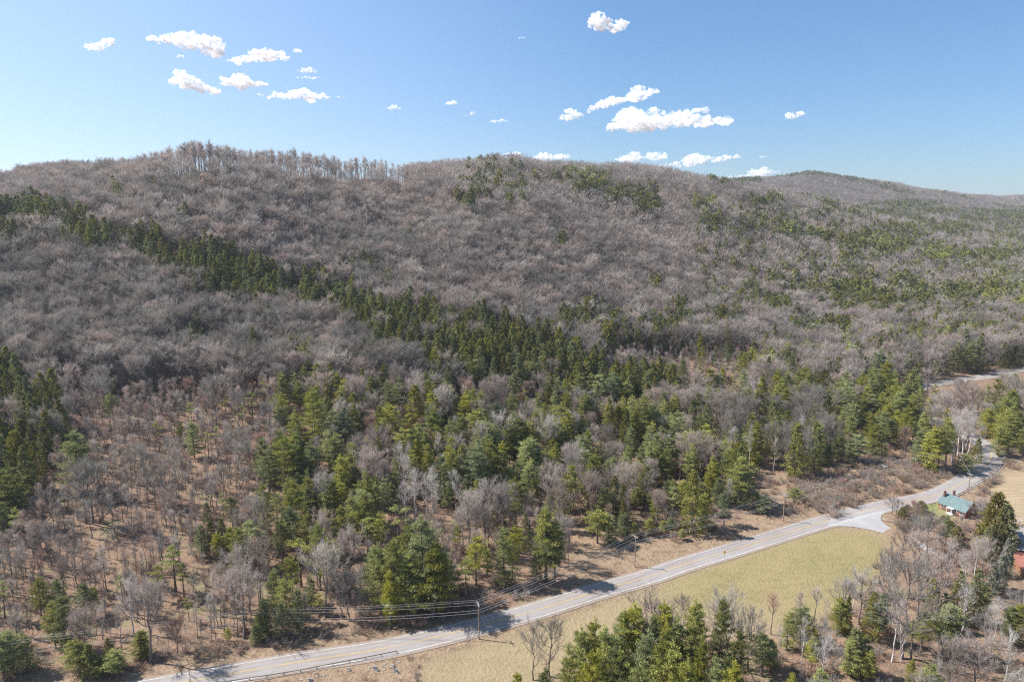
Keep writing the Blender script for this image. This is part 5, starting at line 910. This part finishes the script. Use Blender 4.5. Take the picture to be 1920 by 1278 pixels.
mb = MB(); mb.tube([p - pts[0] for p in pts], .03, 4); o = mb.build('overhead_wire', M['wire'], None, pts[0]); tag(o, 'single wire crossing the road from the double-armed pole to the house', 'power line', 'overhead wires along the road')
# guardrails
def guardrail(pxs, label, sp=3.8):
    pl = catmull([(*flat(a, b), 0) for a, b in pxs], 1.0); e = empty('guardrail', (pl[0][0], pl[0][1], 0), label=label, cat='guardrail'); o0 = pl[0]
    t = np.gradient(pl[:, :2], axis=0); t /= np.linalg.norm(t, axis=1)[:, None]; mb = MB(); prof = [(-.03, .48), (.05, .53), (-.02, .60), (.05, .68), (-.03, .74)]; V = []; k = len(prof)
    for p, tt in zip(pl, t):
        for a, b in prof: V.append((p[0] - tt[1] * a - o0[0], p[1] + tt[0] * a - o0[1], b))
    for p, tt in zip(pl, t):
        for a, b in prof: V.append((p[0] - tt[1] * (a - .03) - o0[0], p[1] + tt[0] * (a - .03) - o0[1], b))
    n_ = len(pl) * k; Fq = []
    for i in range(len(pl) - 1):
        for j in range(k - 1): q = (i * k + j, i * k + j + 1, (i + 1) * k + j + 1, (i + 1) * k + j); Fq.append(q); Fq.append(tuple(x_ + n_ for x_ in q[::-1]))
    mb.add(V, Fq); mb.build('rail', M['railrust'], e)
    acc = 0; last = pl[0]; step = 0
    for i, p in enumerate(pl):
        step += np.linalg.norm(p[:2] - last[:2]); last = p
        if i == 0 or step >= sp:
            step = 0; g_ = float(zat(p[0], p[1])); mb = MB(); mb.box((p[0] - o0[0] + t[i][1] * .12, p[1] - o0[1] - t[i][0] * .12, (g_ + .74) / 2 - .1), (.16, .14, .95 - g_)); mb.build('post', M['railrust'], e)
guardrail([(744, 1223.5), (640, 1244), (540, 1263), (433, 1279.5), (300, 1301), (150, 1325), (0, 1350)], 'dark steel guardrail along the near road edge beside the graveyard')
guardrail([(1706, 955), (1760, 943), (1800, 926), (1834, 905), (1862, 886), (1880, 868), (1884, 853), (1872, 838), (1850, 827)], 'guardrail curving round the outside of the road bend', 3.8)
# signs and markers
def sign(px_, py_, top, w_, label, cat, style, rz=0.0):
    x_, y_, z_ = g3(px_, py_); h_ = solve_h(x_, y_, z_, top); e = empty('road_sign', (x_, y_, z_), rz, label=label, cat=cat)
    mb = MB(); mb.box((0, 0, h_ / 2 - .1), (.08, .06, h_ + .1)); mb.build('post', M['galv'], e); mb = MB(); r_ = w_ / 2
    if style == 'diamond': q = [(0, -.06, h_ - w_ * 1.3), (r_ * 1.2, -.06, h_ - w_ * .65), (0, -.06, h_), (-r_ * 1.2, -.06, h_ - w_ * .65)]
    else: q = [(-r_, -.06, h_ - w_ * .7), (r_, -.06, h_ - w_ * .7), (r_, -.06, h_), (-r_, -.06, h_)]
    qq = q + [(a, b + .02, c_) for a, b, c_ in q]; mb.add(qq, [(0, 1, 2, 3), (7, 6, 5, 4), (0, 4, 5, 1), (1, 5, 6, 2), (2, 6, 7, 3), (3, 7, 4, 0)]); f = mb.build('panel', M['signw' if cat == 'sign' else 'signy'], e)
sign(1358, 1047, 1031, 1.0, 'yellow diamond warning sign on the near road edge before the field', 'warning sign', 'diamond', R(-15))
sign(1737, 914, 903, .8, 'small white sign in the brush on the far road edge', 'sign', 'rect', R(20))
sign(1887, 868, 860.5, 1.2, 'yellow rectangular sign outside the guardrail of the road bend', 'warning sign', 'rect', R(10))
sign(992, 1124, 1110, .5, 'slim pale marker panel in the shade above the road', 'sign', 'rect', R(0))
for px_, py_, t_ in ((553, 1235, 'thin dark marker post on the far road edge above the guardrail'), (1020, 1155, 'thin marker post on the near road edge below the pines shadow'), (1481, 1001, 'thin marker post on the near road edge at the top of the green field')):
    x_, y_, z_ = g3(px_, py_); e = empty('marker_post', (x_, y_, z_), label=t_, cat='marker post'); mb = MB(); mb.box((0, 0, .55), (.09, .05, 1.3)); mb.build('post', M['railrust'], e); mb = MB(); mb.box((0, -.04, 1.1), (.08, .02, .16)); mb.build('reflector', M['signw'], e)
# graveyard
GR = [(654, 1255, .8, .75, 'stone', 'small white gravestone nearest the middle of the guardrail'), (704, 1255, 1.15, 1.25, 'stone', 'large pale gravestone on a base, middle of the graveyard'), (736, 1249, .9, .8, 'stone', 'grey gravestone closest to the guardrail end'), (743, 1259, 1.0, 1.0, 'stoned', 'dark slanting gravestone below the guardrail end'), (584, 1279, 1.1, 1.3, 'stoned', 'tall dark gravestone at the left of the graveyard'), (747, 1283, 1.1, .9, 'stone', 'white gravestone cut by the bottom edge')]
for px_, py_, w_, h_, m_, t_ in GR:
    x_, y_, z_ = g3(px_, py_); e = empty('gravestone', (x_, y_, z_), R(random.uniform(-35, -10)), label=t_, cat='gravestone', group='gravestones in the roadside graveyard')
    mb = MB(); mb.box((0, 0, .08), (w_ * 1.3, .55, .32)); mb.build('base', M[m_], e)
    mb = MB(); k = 8; q = [(-w_ / 2, .24), (w_ / 2, .24)] + [(w_ / 2 * math.cos(math.pi * i / k), h_ - w_ * .18 + w_ * .18 * math.sin(math.pi * i / k)) for i in range(k + 1)]
    V = [(a, -.14, b) for a, b in q] + [(a, .14, b) for a, b in q]; n_ = len(q); mb.add(V, [tuple(range(n_)), tuple(range(2 * n_ - 1, n_ - 1, -1))] + [(i, i + n_, (i + 1) % n_ + n_, (i + 1) % n_) for i in range(n_)]); mb.build('slab', M[m_], e)
for j, (px_, py_) in enumerate([(693, 1250), (748, 1240), (721, 1244), (720, 1254), (607, 1265), (594, 1267), (564, 1273), (577, 1271)]):
    x_, y_, z_ = g3(px_, py_); mb = MB(); mb.box((0, 0, .06), (.75, .4, .2), taper=.92); mb.box((0, 0, .18), (.6, .3, .06), taper=.9); o = mb.build('grave_marker', M['stone'], None, (x_, y_, z_), R(-20))
    tag(o, ('leftmost', 'second-from-left', 'third-from-left', 'fourth-from-left', 'fifth-from-left', 'sixth-from-left', 'seventh-from-left', 'rightmost')[[5, 7, 6, 6, 3, 2, 0, 1][j] if j != 3 else 6 - 0] + ' low flat stone in the graveyard grass' if j not in (2, 3) else ('upper' if j == 2 else 'lower') + ' of two flat stones before the graveyard end', 'grave marker', 'flat stones in the roadside graveyard')
# ------------------------------------------------------------------ clouds
def cloudmat(name, dens, size):
    m = bpy.data.materials.new(name); m.use_nodes = True; t = m.node_tree; t.nodes.remove(t.nodes['Principled BSDF'])
    vs_ = t.nodes.new('ShaderNodeVolumeScatter'); vs_.inputs['Color'].default_value = (0.90, 0.95, 1, 1); vs_.inputs['Anisotropy'].default_value = 0.0
    co = t.nodes.new('ShaderNodeTexCoord'); nz = t.nodes.new('ShaderNodeTexNoise'); nz.inputs['Scale'].default_value = 3.0 / size; nz.inputs['Detail'].default_value = 4; nz.inputs['Roughness'].default_value = .55; t.links.new(co.outputs['Object'], nz.inputs['Vector'])
    mr = t.nodes.new('ShaderNodeMapRange'); mr.inputs[1].default_value = .46; mr.inputs[2].default_value = .62; mr.inputs[4].default_value = dens; t.links.new(nz.outputs[0], mr.inputs[0]); t.links.new(mr.outputs[0], vs_.inputs['Density'])
    t.links.new(vs_.outputs[0], t.nodes['Material Output'].inputs['Volume']); m.cycles.volume_step_rate = 1.0; return m
CL = [(186, 82, 56, 20, -18, 1, 'small wedge-shaped bright cloud at far left of the sky'), (300, 76, 54, 12, 12, 1, 'thin bright cloud tail left of the biggest left cloud'), (365, 79, 100, 40, 14, 1, 'biggest bright cloud of the left group, topmost'), (338, 106, 18, 6, 5, .5, 'tiny cloud scrap under the biggest left cloud'), (484, 106, 112, 22, -8, 1, 'long bright cloud rising to the right in the left group'), (557, 96, 16, 9, 0, .5, 'tiny puff off the right tip of the long left cloud'),
      (577, 131, 34, 14, 0, .5, 'small ragged cloud above a thin streak in the left group'), (577, 145, 44, 7, 0, .6, 'thin streak cloud under the small ragged one'), (368, 157, 82, 32, 18, 1, 'lower left bright cloud sloping down to the right'), (455, 153, 90, 22, 3, 1, 'bright cloud in the lower middle of the left group'), (555, 178, 130, 17, 0, 1, 'long flat bright cloud lowest in the left group'), (637, 182, 20, 4, 0, .3, 'faint speck of cloud right of the long flat one'),
      (739, 202, 26, 9, 0, .5, 'small lone cloud left of the sky centre'), (845, 195, 26, 9, 0, .6, 'small lone cloud just left of the sky centre line'), (880, 214, 22, 8, -10, .25, 'faint wisp between two small centre clouds'), (935, 226, 34, 9, 0, .35, 'faint ragged wisp at the sky centre'),
      (1127, 43, 44, 26, 20, .9, 'left half of the high paired puffs'), (1160, 47, 34, 22, -20, .8, 'right half of the high paired puffs'), (977, 71, 16, 4, 0, .4, 'tiny high streak left of the paired puffs'), (1069, 216, 40, 18, -12, .7, 'small cloud left of the two big right clouds'), (1166, 184, 138, 24, -14, .9, 'large slanting cloud upper left of the biggest one'), (1260, 224, 235, 42, -2, 1, 'biggest cloud of the sky, heaped with grey underside'), (1490, 215, 38, 14, -12, .6, 'lone oval cloud at the right of the sky'),
      (962, 288, 38, 11, 0, .8, 'low cloud touching the treeline left of its twin'), (1032, 293, 72, 20, -5, 1, 'low heaped cloud just above the middle treeline'), (1205, 293, 100, 22, -3, .7, 'soft low cloud left of the long bar cloud'), (1310, 301, 160, 18, -7, .8, 'long bar cloud low over the right ridge'), (1405, 327, 112, 16, -8, .8, 'lowest cloud behind the far tree clump'), (1432, 294, 18, 5, 0, .3, 'tiny faint cloud right of the long bar cloud')]
import bmesh as _b
for ci, (px_, py_, w_, h_, ang, dn, label) in enumerate(CL):
    d_ = ray(px_, py_); el = d_[2] / d_[1]; D_ = min(1150 / max(el, .05), 14000); t_ = D_ / d_[1]; cen = Vector((d_[0] * t_, D_, CAM_H + d_[2] * t_)); sc_ = t_ / FPX
    W_, H_ = w_ * sc_, h_ * sc_; g = np.random.default_rng(500 + ci); bm = _b.new(); n_ = int(min(90, 12 + w_ * h_ / 34)); ca, sa = math.cos(R(-ang)), math.sin(R(-ang))
    lump = g.random(4) * 6.28
    for i in range(n_):
        u = g.uniform(-1, 1); env = (1 - abs(u) ** 2.2) ** .6 * (.55 + .45 * math.sin(u * 5 + lump[0]) * math.cos(u * 2.3 + lump[1])); env = max(env, .12)
        vv = g.uniform(-.35, 1) * env; r_ = H_ * (.20 + .16 * g.random()) * (.35 + .75 * env); xx, zz = u * W_ / 2 * .95, (vv - .25) * H_ / 1.35
        pos = (xx * ca - zz * sa, g.normal() * W_ * .10, xx * sa + zz * ca)
        _b.ops.create_icosphere(bm, subdivisions=2, radius=r_, matrix=Matrix.Translation(pos) @ Matrix.Diagonal((1.9, 1.7, .75, 1)))
    me = bpy.data.meshes.new('cloud'); bm.to_mesh(me); bm.free(); me.materials.append(cloudmat('cloud_vapour', 11 * dn / max(H_, 1), H_))
    o = bpy.data.objects.new('cloud', me); COL.objects.link(o); o.location = cen; tag(o, label, 'cloud', 'small clouds scattered over the sky')
    rm = o.modifiers.new('join', 'REMESH'); rm.mode = 'VOXEL'; rm.voxel_size = H_ / 24; rm.use_smooth_shade = True
    tx = bpy.data.textures.new('billow', 'CLOUDS'); tx.noise_scale = H_ * .28; tx.noise_depth = 4; dm = o.modifiers.new('billow', 'DISPLACE'); dm.texture = tx; dm.strength = H_ * .5; dm.mid_level = .55; dm.texture_coords = 'LOCAL'
# ------------------------------------------------------------------ air
USE_HAZE = True
if USE_HAZE:
    mb = MB(); mb.box((0, 4200, 152), (26000, 11000, 316)); hm = bpy.data.materials.new('pale_blue_air'); hm.use_nodes = True; t = hm.node_tree; t.nodes.remove(t.nodes['Principled BSDF'])
    pv = t.nodes.new('ShaderNodeVolumePrincipled'); pv.inputs['Color'].default_value = (0.80, 0.88, 1.0, 1); pv.inputs['Density'].default_value = 0.00006; pv.inputs['Anisotropy'].default_value = 0.3
    t.links.new(pv.outputs[0], t.nodes['Material Output'].inputs['Volume']); o = mb.build('haze', hm); tag(o, 'pale blue air over the valley', kind='stuff')
